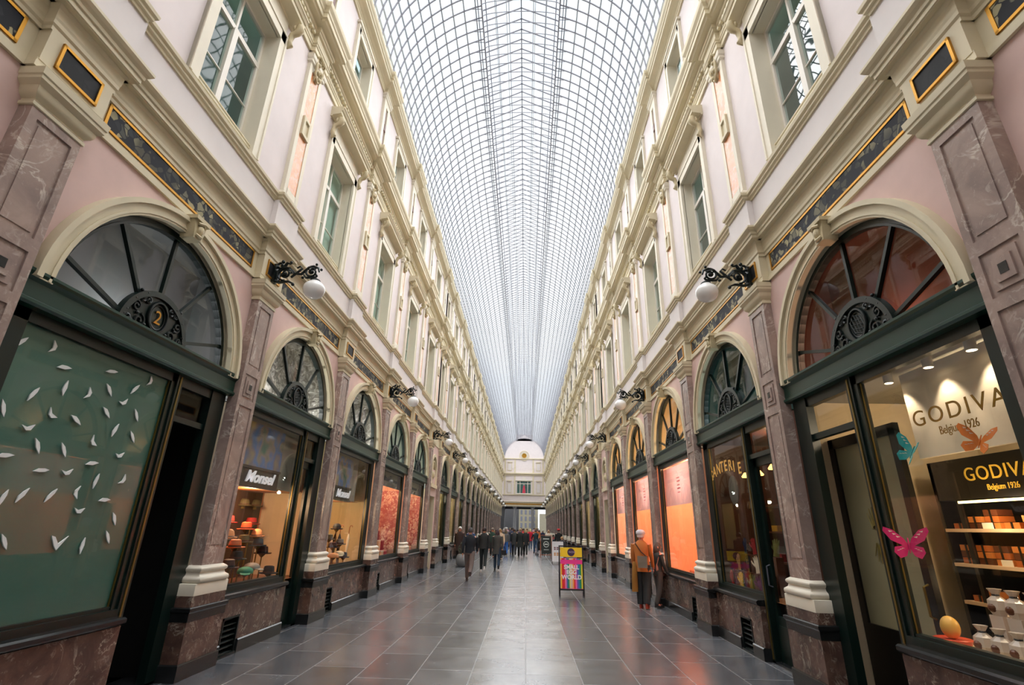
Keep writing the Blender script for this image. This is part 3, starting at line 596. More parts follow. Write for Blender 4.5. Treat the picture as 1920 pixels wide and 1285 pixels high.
# ---------------------------------------------------------------- shopfronts
def scroll(c, r0, turns, sg=1, a0=0, n=22, plane='uz', d=0):
    out = []
    for k in range(n+1):
        t = k/n; r = r0*(1-t*.85); a = a0+sg*turns*2*pi*t
        out.append((d, c[0]+r*cos(a), c[1]+r*sin(a)))
    return out
DOORB = {(-1, 1): (.57, 1.56), (-1, 2): (.62, 1.56), (1, 1): (.32, 1.56), (1, 2): (-1.56, -.38)}
def door_span(s, i):
    if (s, i) in DOORB: return DOORB[(s, i)]
    if i in (3, 4, 5): return None
    if i == 0 or i == -1: return None
    return (.55, 1.56) if i % 2 == 1 else ((-1.56, -.55) if i % 4 == 0 else None)
def shopfront(s, span, blind=None, openway=False, number=None):
    e = empty('shopfront'); G, GD_ = M['green'], M['greend']
    m = MB(T(s))
    m.extr([(3.98, 3.40), (3.83, 3.40), (3.81, 3.42), (3.81, 3.445), (3.835, 3.46), (3.835, 3.60), (3.82, 3.62), (3.80, 3.64), (3.79, 3.665), (3.79, 3.69), (3.98, 3.70)], -1.615, 1.615)
    m.build('beam', G, e)
    m = MB(T(s)); m.arch(AR-.085, AR, 3.92, 3.985, 0, AZ, 32); m.arch(AR-.085, AR-.06, 3.905, 3.93, 0, AZ, 32)
    for k in range(5):
        a = radians(90+(k-2)*36.5); c, z = cos(a), sin(a)
        p0, p1 = (.50*c, AZ+.50*z), (1.30*c, AZ+1.30*z); nx, nz = -z*.02, c*.02
        m.plate([(p0[0]-nx, p0[1]-nz), (p1[0]-nx, p1[1]-nz), (p1[0]+nx, p1[1]+nz), (p0[0]+nx, p0[1]+nz)], 3.925, 3.97)
    ff = m.build('fanlight_frame', GD_, e)
    m = MB(T(s)); pts = [(1.3*cos(pi*k/24), AZ+1.3*sin(pi*k/24)) for k in range(25)]
    m.add([(3.955, u, z) for u, z in pts], [tuple(range(25))]).build('fanlight_pane', M['glaze'], ff, fix=False)
    m = MB(T(s)); m.arch(.001, .50, 3.92, 3.95, 0, AZ+.02, 24); m.arch(.47, .535, 3.89, 3.96, 0, AZ+.02, 24)
    h = m.build('fan_hub', GD_, e, smooth=30)
    m = MB(T(s)); m.t = T(s)
    zc = AZ+.27; m2 = [(3.905, .14*cos(a), zc+.175*sin(a)) for a in [2*pi*k/24 for k in range(24)]]; m.tube(m2, .018, 6, closed=True)
    m2 = [(3.91, .11*cos(a), zc+.14*sin(a)) for a in [2*pi*k/24 for k in range(24)]]; m.tube(m2, .008, 5, closed=True)
    rr = random.Random(3)
    for (cu, cz, r) in ((.25, .14, .085), (.33, .28, .065), (.19, .40, .055), (.40, .12, .05), (.42, .06, .04), (.27, .40, .04), (.12, .05, .05)):
        for sg in (-1, 1):
            m.tube(scroll((sg*cu, AZ+cz), r, 1.4, sg, rr.random()*6, 16, d=3.91), [.014]*14+[.017, .018, .012], 5)
            m.ball((3.905, sg*(cu+.05), AZ+cz+.07), .02, 5)
    if number is None:
        for t in range(-2, 3): m.tube([(3.905, t*.045-.03, zc-.12+abs(t)*.02), (3.905, t*.045+.03, zc+.12-abs(t)*.02)], .006, 4); m.tube([(3.905, -.10+abs(t)*.02, zc+t*.05-.02), (3.905, .10-abs(t)*.02, zc+t*.05+.02)], .006, 4)
    m.build('scrollwork', M['iron'], h, smooth=60)
    if number:
        q = text_obj('number', number, .22, M['gold'], h, (s*(3.905-XW), s*.055 if s > 0 else -.055, zc-.075), (pi/2, 0, pi/2 if s < 0 else -pi/2), .004)
    # frame, posts, door, sill and marble base
    lo, hi = -1.575, 1.575; spans = []
    if span is None: spans = [('w', lo, hi)]
    elif span[0] > 0: spans = [('w', lo, span[0]), ('d', span[0], hi)]
    else: spans = [('d', lo, span[1]), ('w', span[1], hi)]
    for kind, a, b in spans:
        if kind == 'w':
            m = MB(T(s))
            ja, jb = (.24 if a < -1.5 else .07), (.24 if b > 1.5 else .07)
            for p, q in ((a, a+ja), (b-jb, b)): m.box(3.92, 4.0, p, q, .83, 3.40)
            m.box(3.92, 4.0, a, b, 3.30, 3.40); m.box(3.90, 4.0, a, b, .80, .87); m.box(3.93, 4.0, a, b, .87, .90)
            f = m.build('window_frame', GD_, e)
            z = .895
            for p, q in ((a+ja, a+ja+.012), (b-jb-.012, b-jb)): MB(T(s)).box(3.945, 3.96, p, q, z, 3.30).build('brass_edging', M['brass'], f)
            MB(T(s)).add([(3.955, a+.05, .88), (3.955, b-.05, .88), (3.955, b-.05, 3.32), (3.955, a+.05, 3.32)], [(0, 1, 2, 3)]).build('shop_window', M['glaze'], e, fix=False)
            m = MB(T(s)); a1, b1 = max(a, -1.44), min(b, 1.44); m.extr([(3.99, .72), (3.84, .72), (3.79, .735), (3.775, .75), (3.775, .785), (3.80, .80), (3.99, .805)], a1, b1); m.build('sill', M['black'], e)
            vu = (a+.38, a+.80)
            m = MB(T(s))
            for p, q, z0, z1 in ((a1, vu[0], .17, .72), (vu[1], b1, .17, .72), (vu[0], vu[1], .48, .72)): m.box(3.82, 3.99, p, q, z0, z1)
            m.build('marble_base', M['marbd'], e)
            m = MB(T(s))
            for p, q in ((a1, vu[0]-.02), (vu[1]+.02, b1)): m.extr([(3.99, 0), (3.785, 0), (3.785, .16), (3.80, .175), (3.99, .175)], p, q)
            m.build('skirting', M['skirt'], e)
            m = MB(T(s)); m.box(3.90, 3.99, vu[0], vu[1], .0, .48)
            for z in (.06, .13, .20, .27, .34, .41): m.extr([(3.90, z), (3.83, z-.03), (3.83, z-.02), (3.90, z+.015)], vu[0]+.02, vu[1]-.02)
            for p, q in ((vu[0], vu[0]+.025), (vu[1]-.025, vu[1])): m.box(3.81, 3.9, p, q, 0, .49)
            m.box(3.81, 3.9, vu[0], vu[1], .465, .49); m.box(3.79, 3.9, vu[0], vu[1], 0, .03); m.build('cellar_vent', M['iron'], e)
        else:
            m = MB(T(s)); p0, p1 = (a, a+.10) if a > -1 else (b-.10, b)
            m.box(3.90, 4.0, p0, p1, 0, 3.40); m.box(3.90, 4.0, (b-.30 if a > -1 else a), (b if a > -1 else a+.30), 0, 3.40); m.box(3.92, 4.0, a, b, 3.28, 3.40); m.box(3.93, 4.0, a, b, 2.86, 2.93)
            f = m.build('door_frame', GD_, e)
            m = MB(T(s)); m.box(3.89, 3.903, (p0+p1)/2-.012, (p0+p1)/2+.012, .05, 3.38); m.build('brass_edging', M['brass'], f)
            MB(T(s)).add([(3.965, a+.05, 2.9), (3.965, b-.05, 2.9), (3.965, b-.05, 3.3), (3.965, a+.05, 3.3)], [(0, 1, 2, 3)]).build('transom_pane', M['glaze'], f, fix=False)
            m = MB(T(s)); m.box(3.90, 4.3, a, b, 0, .03); m.build('threshold', M['skirt'], e)
            if not openway:
                m = MB(T(s)); a2, b2 = (a+.09, b-.29) if a > -1 else (a+.29, b-.09)
                m.box(3.99, 4.04, a2, b2, .03, .62); m.box(3.99, 4.04, a2, a2+.09, .62, 2.86); m.box(3.99, 4.04, b2-.09, b2, .62, 2.86); m.box(3.99, 4.04, a2, b2, 2.74, 2.86); m.box(3.975, 4.0, a2+.1, b2-.1, .14, .5)
                dr = m.build('door', GD_, e)
                MB(T(s)).add([(4.01, a2+.05, .6), (4.01, b2-.05, .6), (4.01, b2-.05, 2.78), (4.01, a2+.05, 2.78)], [(0, 1, 2, 3)]).build('door_pane', M['glaze'], dr, fix=False)
                m = MB(T(s)); hu = a2+.06 if a > -1 else b2-.06; m.tube([(3.99, hu, 1.0), (3.94, hu, 1.02), (3.94, hu, 1.28), (3.99, hu, 1.3)], .012, 6); m.build('door_handle', M['steel'], dr)
    if blind:
        MB(T(s)).box(3.97, 3.99, lo+.1, hi-.1, blind, 3.3).build('roller_blind', M['steel'] if False else BL, e)
    return e
BL = paint('charcoal_blind', (58, 60, 60), .8)

def bay_words(s, i):
    if i == -1: return 'on the %s wall behind the viewpoint' % side_name(s)
    if i == 0: return 'on the %s wall beside the viewpoint' % side_name(s)
    return '%s bay of the %s wall' % (ORD[i] if i < 6 else ORD[i-1]+' arched', side_name(s))
SHOPNAME = {(-1, 1): 'dark green shopfront numbered 2 with a frosted window, first bay of the left wall',
 (-1, 2): 'dark green hat shop front with an orange-lit window, second bay of the left wall', (-1, 3): 'dark green shopfront with hats and umbrellas, third bay of the left wall',
 (-1, 4): 'dark green shopfront with pink and orange lace display, fourth bay of the left wall', (-1, 5): 'dark green shopfront with a small pink display, fifth bay of the left wall',
 (1, 1): 'dark green chocolate shop front with gold lettering, first bay of the right wall', (1, 2): 'dark green glove shop front with a teal fanlight, second bay of the right wall',
 (1, 3): 'dark green shopfront with orange walls and a white banner, third bay of the right wall', (1, 4): 'dark green shopfront with orange interior, fourth bay, beside the man in the tan coat', (1, 5): 'dark green shopfront with narrow orange window, fifth bay of the right wall'}
FRONTS = {}
for s in (-1, 1):
    cache = {}
    for i, yc, h, nar in bays:
        if nar: continue
        sp = door_span(s, i); key = (sp, i in (4, 5) and s < 0, i == 1)
        if key not in cache:
            o = shopfront(s, sp, 2.86 if (s < 0 and i in (4, 5)) else None, openway=(i == 1), number=('2' if (s < 0 and i == 1) else None)); cache[key] = o
        else: o = copy_tree(cache[key])
        o.location = (s*XW, yc, 0); FRONTS[(s, i)] = o
        tag(o, SHOPNAME.get((s, i), 'dark green arched shopfront with marble base, '+bay_words(s, i)), 'shopfront', 'arched shopfronts along the %s wall' % side_name(s))
    # service door of the narrow bay
    yc = P5+1.3; d = empty('door_%d' % (1 if s < 0 else 2), (s*4.25, yc, 0), label='plain grey service door in the narrow bay of the %s wall' % side_name(s), cat='door', kind='structure')
    m = MB(lambda a, b, c: (s*a, b, c)); m.box(0, .05, -.72, .72, 0, 3.0); m.box(-.02, .0, -.6, -.06, .2, 1.2); m.box(-.02, 0, .06, .6, .2, 1.2); m.box(-.02, 0, -.6, -.06, 1.35, 2.8); m.box(-.02, 0, .06, .6, 1.35, 2.8); m.build('door_leaf', M['steel'], d)
    MB(lambda a, b, c: (s*a, b, c)).ball((-.05, .08, 1.05), .035, 8).build('door_knob', M['brass'], d)

# ---------------------------------------------------------------- rooms behind the shop windows
RM = dict(
    dark=M['dark'], orange=paint('orange_wall', (247, 176, 130), .8), peach=paint('peach_wall', (246, 196, 160), .8), cream=paint('ivory_wall', (214, 196, 164), .8),
    grey=paint('grey_wall', (150, 146, 134), .8), yellow=paint('straw_wall', (204, 190, 142), .8), brown=paint('brown_wood', (84, 46, 28), .5, .2), teal=paint('teal_wall', (30, 74, 70), .7, .35, scale=1.5),
    redb=paint('red_brown_wall', (110, 62, 50), .6, .15), pale=paint('pale_green_wall', (168, 178, 166), .8), greyb=paint('grey_drape', (150, 152, 152), .8), warmw=paint('warm_wood_floor', (150, 96, 56), .5, .1),
)
def foil():
    m, t, out = newmat('crinkled_foil'); p = N(t, 'BsdfPrincipled', Roughness=.3, Metallic=.6); v = pos(t)
    n = N(t, 'TexVoronoi', Scale=9.0, feature='F1'); t.links.new(v, n.inputs['Vector'])
    n2 = N(t, 'TexNoise', Scale=7.0, Detail=6.0, Distortion=1.5); t.links.new(v, n2.inputs['Vector'])
    c = ramp(t, n2.outputs['Fac'], [(.3, srgb(84, 78, 70)), (.5, srgb(170, 168, 160)), (.68, srgb(240, 240, 236))]); t.links.new(c, p.inputs['Base Color'])
    b = N(t, 'Bump', Strength=.9, Distance=.05); t.links.new(n2.outputs['Fac'], b.inputs['Height']); t.links.new(b.outputs[0], p.inputs['Normal']); t.links.new(p.outputs[0], out.inputs[0]); return m
RM['foil'] = foil()
def film():
    m, t, out = newmat('frosted_green_film'); p = N(t, 'BsdfPrincipled', Roughness=.35)
    n = N(t, 'TexNoise', Scale=.9, Detail=2.0); t.links.new(pos(t), n.inputs['Vector'])
    c = ramp(t, n.outputs['Fac'], [(.35, srgb(60, 104, 92)), (.65, srgb(78, 116, 104))]); t.links.new(c, p.inputs['Base Color']); t.links.new(p.outputs[0], out.inputs[0]); return m
RM['film'] = film()
# (back, side, floor, fan backing, depth, lamp watts, lamp colour, fan lamp watts)
ROOMS = {(-1, 1): ('dark', 'dark', 'dark', 'greyb', 5.6, 0, None, 14, (.95, .97, 1)), (-1, 2): ('orange', 'cream', 'warmw', 'foil', 5.0, 70, (1, .62, .34), 45, (1, .97, .92)),
 (-1, 3): ('orange', 'yellow', 'warmw', 'foil', 5.2, 60, (1, .70, .42), 45, (1, .97, .92)), (-1, 4): ('peach', 'peach', 'warmw', 'pale', 4.9, 40, (1, .74, .56), 30, (.95, 1, .95)), (-1, 5): ('peach', 'peach', 'warmw', 'pale', 4.9, 36, (1, .78, .62), 30, (.95, 1, .95)),
 (1, 1): ('cream', 'cream', 'cream', 'redb', 6.2, 26, (1, .80, .55), 22, (1, .55, .35)), (1, 2): ('brown', 'brown', 'warmw', 'teal', 5.6, 15, (1, .68, .36), 20, (.8, 1, 1)),
 (1, 3): ('orange', 'orange', 'orange', 'cream', 5.2, 75, (1, .80, .66), 55, (1, .64, .33)), (1, 4): ('orange', 'orange', 'peach', 'cream', 5.0, 75, (1, .80, .66), 55, (1, .64, .33)), (1, 5): ('orange', 'peach', 'peach', 'cream', 5.0, 75, (1, .82, .68), 55, (1, .64, .33))}
def point(name, loc, w, col, r=.08, parent=None):
    l = bpy.data.lights.new(name, 'POINT'); l.energy = w; l.color = col; l.shadow_soft_size = r
    o = bpy.data.objects.new(name, l); COL.objects.link(o); o.location = loc; return o
tn = 40
for s in (-1, 1):
    for i, yc, h, nar in bays:
        if nar: continue
        default = ('yellow', 'yellow', 'warmw', 'pale', 4.9, 26, (1, .86, .62), 10, (.95, 1, .95)) if (i in (7, 8, 9)) else ('grey', 'dark', 'dark', 'pale', 4.9, 6 if i < 16 else 0, (1, .85, .7), 0, (1, 1, 1))
        if i in (-1, 0): default = ('dark', 'dark', 'dark', 'greyb', 4.8, 0, None, 0, None)
        bk, sd, flr, fan, dp, wt, lc, fw_, fc = ROOMS.get((s, i), default)
        m = MB(TW(s)); a, b = yc-1.62, yc+1.62; z1 = 3.42
        flz = 0 if (s, i) in ((1, 1), (-1, 1)) else .80
        q = lambda *p, mi: m.add(p, [(0, 1, 2, 3)], mi)
        q((dp, a, 0), (dp, b, 0), (dp, b, z1), (dp, a, z1), mi=0)
        q((3.995, a, 0), (dp, a, 0), (dp, a, z1), (3.995, a, z1), mi=1); q((3.995, b, 0), (dp, b, 0), (dp, b, z1), (3.995, b, z1), mi=1)
        q((3.995, a, z1), (dp, a, z1), (dp, b, z1), (3.995, b, z1), mi=3 if (s, i) == (1, 1) else 1)
        q((3.995, a, flz), (dp, a, flz), (dp, b, flz), (3.995, b, flz), mi=2)
        fd = 4.75
        if (s, i) in ((-1, 2), (-1, 3)): q((4.13, a, 2.29), (dp, a, 2.29), (dp, b-.25, 2.29), (4.13, b-.25, 2.29), mi=2); q((4.17, a, 2.29), (4.17, b-.6, 2.29), (4.17, b-.6, 3.4), (4.17, a, 3.4), mi=3)  # hidden bulkhead, added to block lamp light upward, and a cover panel above
        q((fd, a, 3.44), (fd, b, 3.44), (fd, b, 5.25), (fd, a, 5.25), mi=4); q((3.995, a, 5.25), (fd, a, 5.25), (fd, b, 5.25), (3.995, b, 5.25), mi=4)
        q((3.995, a, 3.44), (fd, a, 3.44), (fd, a, 5.25), (3.995, a, 5.25), mi=4); q((3.995, b, 3.44), (fd, b, 3.44), (fd, b, 5.25), (3.995, b, 5.25), mi=4); q((3.995, a, 3.44), (fd, a, 3.44), (fd, b, 3.44), (3.995, b, 3.44), mi=4)
        m.build('trim_%d' % tn, [RM[bk], RM[sd], RM[flr], RM['grey'], RM[fan]], fix=False, label='plain inside walls and ceiling of the shop, '+bay_words(s, i), cat='shop room', kind='structure'); tn += 1
        if wt and i < 12: point('shop_lamp', (s*(4.0+(dp-4)*.42), yc+(-.5 if (s, i) == (1, 1) else 0), 2.1 if (s, i) in ((-1, 2), (-1, 3)) else 3.2), .6*wt if (s, i) in ((-1, 2), (-1, 3)) else wt*(1.5 if (s > 0 and i > 2) else 1.2), lc)
        if fw_ and i < 9: point('fanlight_lamp', (s*4.35, yc+.3, 3.9), fw_*.6, fc)

# ---------------------------------------------------------------- wall lanterns
def lantern(s):
    e = empty('wall_lantern'); x = lambda d: s*(d-XW)
    m = MB(lambda d, u, z: (x(d), u, z))
    m.plate([(-.05, 5.30), (.05, 5.30), (.07, 5.45), (.05, 5.62), (-.05, 5.62), (-.07, 5.45)], 3.70, 3.745)
    def pth(pts): return [(d, 0, z) for d, z in pts]
    def sc(c, r0, turns, sg, a0, n=26): return [(c[0]+r0*(1-.8*k/n)*cos(a0+sg*turns*2*pi*k/n), 0, c[1]+r0*(1-.8*k/n)*sin(a0+sg*turns*2*pi*k/n)) for k in range(n+1)]
    m.tube(pth([(3.72, 5.33), (3.62, 5.31), (3.50, 5.33), (3.42, 5.30)]), [.022, .024, .02, .012], 6)
    m.tube(sc((3.57, 5.46), .115, 1.5, 1, -pi/2), .017, 6); m.ball((3.57, 0, 5.46), .04, 7)
    m.tube(sc((3.14, 5.50), .105, 1.5, -1, pi/2), .017, 6); m.ball((3.14, 0, 5.50), .036, 7)
    m.tube(pth([(3.68, 5.36), (3.69, 5.5), (3.62, 5.58), (3.50, 5.56), (3.40, 5.47), (3.30, 5.46), (3.20, 5.58), (3.12, 5.605), (3.04, 5.57), (3.02, 5.50)]), [.02, .022, .024, .024, .022, .022, .02, .02, .02, .014], 6)
    m.tube(pth([(3.46, 5.40), (3.38, 5.48), (3.30, 5.56), (3.34, 5.60), (3.39, 5.57)]), [.018, .02, .018, .016, .012], 6)
    m.tube(sc((3.66, 5.62), .07, 1.2, 1, pi), .02, 6); m.tube(pth([(3.60, 5.58), (3.56, 5.66), (3.50, 5.64)]), [.03, .024, .012], 6)
    for d, z, r in ((2.99, 5.54, .022), (3.08, 5.635, .022), (3.41, 5.28, .028), (3.05, 5.43, .02), (3.27, 5.40, .024), (3.63, 5.68, .03), (3.50, 5.67, .024)): m.ball((d, 0, z), r, 6)
    m.tube(pth([(3.26, 5.45), (3.22, 5.40), (3.12, 5.395), (3.05, 5.42)]), [.016, .02, .018, .01], 6)
    m.tube(pth([(3.06, 5.46), (3.055, 5.36)]), .012, 6)
    for sg in (-1, 1):
        m.tube([(3.62, 0, 5.42), (3.56, sg*.06, 5.48), (3.48, sg*.05, 5.52), (3.42, 0, 5.46)], .014, 5); m.tube([(3.22, 0, 5.55), (3.16, sg*.045, 5.56), (3.08, 0, 5.56)], .012, 5)
    m.build('bracket', M['iron'], e, smooth=60)
    gx = (3.055, 0)
    m = MB(lambda a, b, c: (x(3.055)+a, b, c)); m.lathe([(.015, 5.37), (.06, 5.365), (.078, 5.345), (.078, 5.33), (.05, 5.33)], n=20); m.build('gallery_ring', M['iron'], e, smooth=40)
    m = MB(lambda a, b, c: (x(3.055)+a, b, c))
    m.lathe([(.07, 5.335), (.085, 5.32), (.115, 5.29), (.125, 5.285), (.127, 5.278), (.138, 5.272), (.14, 5.263), (.152, 5.255), (.165, 5.22), (.168, 5.18), (.155, 5.13), (.125, 5.085), (.08, 5.055), (.03, 5.04), (.001, 5.038)], n=28)
    m.build('glass_globe', M['opal'], e, smooth=50)
    return e
lamp_j = [j for j in range(0, len(piers), 2)]
for s in (-1, 1):
    pr = lantern(s); c = 0
    for j in lamp_j:
        o = pr if c == 0 else copy_tree(pr); o.location = (s*XW, piers[j], 0)
        lab = 'iron lantern with white globe on the %s wall, ' % side_name(s)
        lab += 'beside the viewpoint' if c == 0 else 'nearest one with the largest globe' if c == 1 else '%s along' % ORD[c]
        tag(o, lab, 'wall lantern', 'wall lanterns along the %s wall' % side_name(s)); c += 1

# ---------------------------------------------------------------- things in the shop windows
def loft(rings, n=14):           # rings: (cx, cy, z, rx, ry) -> closed mesh data
    vs = [(cx+rx*cos(2*pi*k/n), cy+ry*sin(2*pi*k/n), z) for cx, cy, z, rx, ry in rings for k in range(n)]
    m = len(rings); fs = [(i*n+k, i*n+(k+1) % n, (i+1)*n+(k+1) % n, (i+1)*n+k) for i in range(m-1) for k in range(n)]
    return vs, fs+[tuple(range(n-1, -1, -1)), tuple(range((m-1)*n, m*n))]
CC = {}
def cm(name, col, rough=.7, **k):
    if name not in CC: CC[name] = paint(name, col, rough, **k)
    return CC[name]
# frosted window with paper birds
m = MB(lambda a, b, c: (-a, b, c)); m.box(3.965, 3.978, 3.60, 5.64, .88, 3.31)
tag(m.build('frosted_film', RM['film']), 'frosted grey green film filling the left shop window behind the birds', 'window film')
BIRDS = [(3.82, 3.12, 60), (4.11, 3.18, 85), (4.28, 3.04, 10), (4.79, 3.16, 20), (5.33, 3.21, 80), (4.35, 2.87, 85), (4.08, 2.74, 70), (4.61, 2.88, 80), (4.83, 2.97, -50), (5.15, 3.07, 60), (5.05, 2.9, 30), (4.88, 2.75, -40), (5.27, 2.81, -50), (4.31, 2.61, -35), (4.57, 2.61, -30), (3.88, 2.57, -60), (4.14, 2.46, 15), (5.05, 2.61, 70), (5.3, 2.58, -45), (4.83, 2.45, -50), (4.28, 2.32, -60), (4.54, 2.33, -50), (5.2, 2.37, 15), (4.04, 2.21, 10), (4.39, 2.13, 15), (4.65, 2.14, 15), (4.9, 2.25, 10), (5.0, 2.09, 85), (5.34, 2.13, 60), (4.3, 1.92, 55), (4.56, 1.93, 60), (4.82, 1.97, -85), (5.18, 1.92, 5), (4.14, 1.88, 80), (4.91, 1.81, 5), (5.37, 1.74, -60), (4.28, 1.55, -50), (4.79, 1.53, 0), (5.07, 1.5, 85), (5.35, 1.57, -50)]
SH = [[(-.075, .005), (-.02, .02), (.03, .012), (.075, -.01), (.03, -.018), (-.02, -.012)],
      [(-.06, .03), (-.01, .005), (.06, .02), (.02, -.025), (-.02, -.022)],
      [(-.08, -.005), (-.03, .022), (.02, .018), (.07, .0), (.0, -.016)]]
VB = [(-.09, .06), (-.05, .05), (0, -.01), (.09, .055), (.04, -.01), (.0, -.065), (-.035, -.03)]
paper = cm('white_paper', (226, 228, 226), .8)
rows = sorted(set(range(40)), key=lambda k: -BIRDS[k][1])
for rank, k in enumerate(rows):
    y, z, a = BIRDS[k]; r, c = rank//5, rank % 5; rowk = sorted(rows[r*5:r*5+5], key=lambda q: BIRDS[q][0]); col = rowk.index(k)
    sh = VB if (abs(y-4.79) < .01 and z < 1.6) else SH[k % 3]; a = radians(a) if sh is not VB else 0
    p = [(u*cos(a)-w*sin(a), u*sin(a)+w*cos(a)) for u, w in sh]
    m = MB(lambda d, u, w: (-d, u, w)); m.plate(p, -.006, .004)
    o = m.build('paper_bird', paper, loc=(-3.952, y, z))
    tag(o, 'white paper bird on the frosted window, %s row from the top, %s from the left' % (ORD[r+1], ORD[col+1]), 'paper bird', 'white paper birds on the frosted window')

# hat shop, second and third bays of the left wall
def stand(x, y, z0, z1):
    m = MB(); m.lathe([(.06, 0), (.06, .01), (.012, .02), (.010, max(z1-z0-.06, .03)), (.05, max(z1-z0-.02, .05)), (.06, z1-z0)], n=12)
    return m.build('hat_stand', M['brass'], loc=(x, y, z0), smooth=40)
def hat(kind, mat, band, x, y, z, lab, rz=0):
    e = empty('hat' if kind != 'cap' else 'cap', (x, y, z), rz)
    m = MB()
    if kind == 'brim': m.lathe([(.001, 0), (.15, .0), (.168, .012), (.165, .018), (.10, .012), (.095, .07), (.085, .115), (.055, .125), (.001, .112)], n=22, sy=.86)
    elif kind == 'bowler': m.lathe([(.001, 0), (.13, .0), (.15, .022), (.145, .026), (.10, .012), (.098, .06), (.08, .11), (.045, .135), (.001, .14)], n=22, sy=.88)
    else:
        m.lathe([(.001, 0), (.115, 0), (.12, .03), (.10, .07), (.05, .095), (.001, .10)], n=20, sy=1.1)
        m.add([(-.08, -.10, .01), (.08, -.10, .01), (.06, -.19, -.01), (0, -.205, -.015), (-.06, -.19, -.01), (-.08, -.10, .02), (.08, -.10, .02), (.06, -.19, .0), (0, -.205, -.005), (-.06, -.19, .0)], [(0, 1, 2, 3, 4), (9, 8, 7, 6, 5), (0, 5, 6, 1), (1, 6, 7, 2), (2, 7, 8, 3), (3, 8, 9, 4), (4, 9, 5, 0)])
    m.build('crown', mat, e, smooth=50)
    if kind != 'cap':
        m = MB(); m.lathe([(.098, .012), (.101, .014), (.100, .04), (.096, .042)], n=22, sy=.87); m.build('hat_band', band, e)
    return tag(e, lab, 'hat' if kind != 'cap' else 'cap', 'hats displayed in the left shop windows')
hc = dict(red=cm('red_felt', (168, 36, 34)), coral=cm('coral_felt', (214, 92, 52)), tan=cm('tan_felt', (216, 150, 96)), olive=cm('olive_felt', (86, 80, 52)), navy=cm('navy_felt', (44, 56, 66)), brown=cm('brown_felt', (74, 44, 36)), black=cm('black_felt', (22, 22, 24)), green=cm('green_felt', (20, 118, 92)), grey=cm('grey_felt', (128, 124, 116)), rust=cm('rust_felt', (196, 104, 52)), crm=cm('cream_felt', (214, 200, 168)))
HATS2 = [('brim', 'red', 4.75, 8.9, 1.72, 'dark red brimmed hat at the back left of the hat shop window'), ('brim', 'coral', 4.45, 8.95, 1.62, 'coral red brimmed hat tipped behind the tan bowler'), ('brim', 'red', 4.8, 9.75, 1.70, 'bright red brimmed hat at the back right of the hat window'),
 ('bowler', 'tan', 4.35, 9.15, 1.50, 'tan bowler hat in the middle of the hat shop window'), ('bowler', 'tan', 4.2, 8.0, 1.50, 'tan bowler half hidden by the marble pilaster'), ('brim', 'rust', 4.22, 8.28, 1.36, 'rust orange brimmed hat, left side of window'), ('brim', 'black', 4.12, 8.2, 1.2, 'black hat below the rust orange hat'),
 ('brim', 'olive', 4.40, 8.85, 1.42, 'olive brimmed hat beside the tan bowler'), ('brim', 'navy', 4.3, 9.15, 1.36, 'dark blue brimmed hat under the tan bowler'), ('brim', 'brown', 4.28, 9.32, 1.23, 'large dark brown hat right in the hat window'), ('cap', 'green', 4.12, 8.55, .98, 'bright green flat cap low in the hat window'), ('cap', 'grey', 4.18, 8.85, 1.02, 'grey flat cap next to the bright green cap'),
 ('brim', 'brown', 4.05, 7.9, 1.1, 'brown hat low at the left end of the hat window'), ('brim', 'black', 4.10, 9.3, .92, 'small dark hat at the bottom right corner of the hat window'), ('bowler', 'olive', 4.9, 9.55, 2.02, 'olive round hat high on the back wall, left one'), ('bowler', 'olive', 4.9, 9.98, 2.02, 'olive round hat high on the back wall, right one')]
HATS3 = [('cap', 'tan', 4.10, 12.35, 1.02, 'tan flat cap low in the umbrella window, left one'), ('cap', 'crm', 4.10, 12.72, 1.05, 'cream flat cap in the middle of the umbrella window'), ('brim', 'olive', 4.2, 12.2, 1.4, 'olive hat high at the left of the umbrella window'), ('brim', 'navy', 4.12, 13.1, .98, 'dark blue hat at the bottom right of the umbrella window'), ('bowler', 'black', 4.25, 12.75, 1.62, 'black bowler in the centre of the umbrella window'), ('brim', 'grey', 4.2, 12.95, 1.28, 'grey brimmed hat below the black bowler'), ('brim', 'brown', 4.2, 12.5, 1.22, 'brown brimmed hat above the caps in the umbrella window')]
for kd, c, d, y, z, lab in HATS2+HATS3:
    if z < 1.9:
        st = stand(-d, y, .80, z); tag(st, 'brass hat stand under the '+lab.split(' in ')[0].split(' at ')[0].split(' low ')[0].split(' high ')[0].split(' behind ')[0], 'hat stand', 'hat stands in the left shop windows')
    else:
        m = MB(); m.box(-.02, .12, -.02, .02, -.05, -.002); st = m.build('hat_bracket', M['brass'], loc=(-d-.1, y, z)); tag(st, 'brass wall bracket under the '+('left' if y < 9.7 else 'right')+' olive round hat', 'bracket')
    hat(kd, hc[c], hc['brown' if c != 'brown' else 'black'], -d, y, z, lab, rz=y*3)
m = MB(); m.box(-4.97, -4.93, 9.15, 10.25, .8, 2.3); tag(m.build('backdrop', cm('dark_panel', (62, 44, 30), .6)), 'dark display panel behind the hats in the orange alcove', 'backdrop')
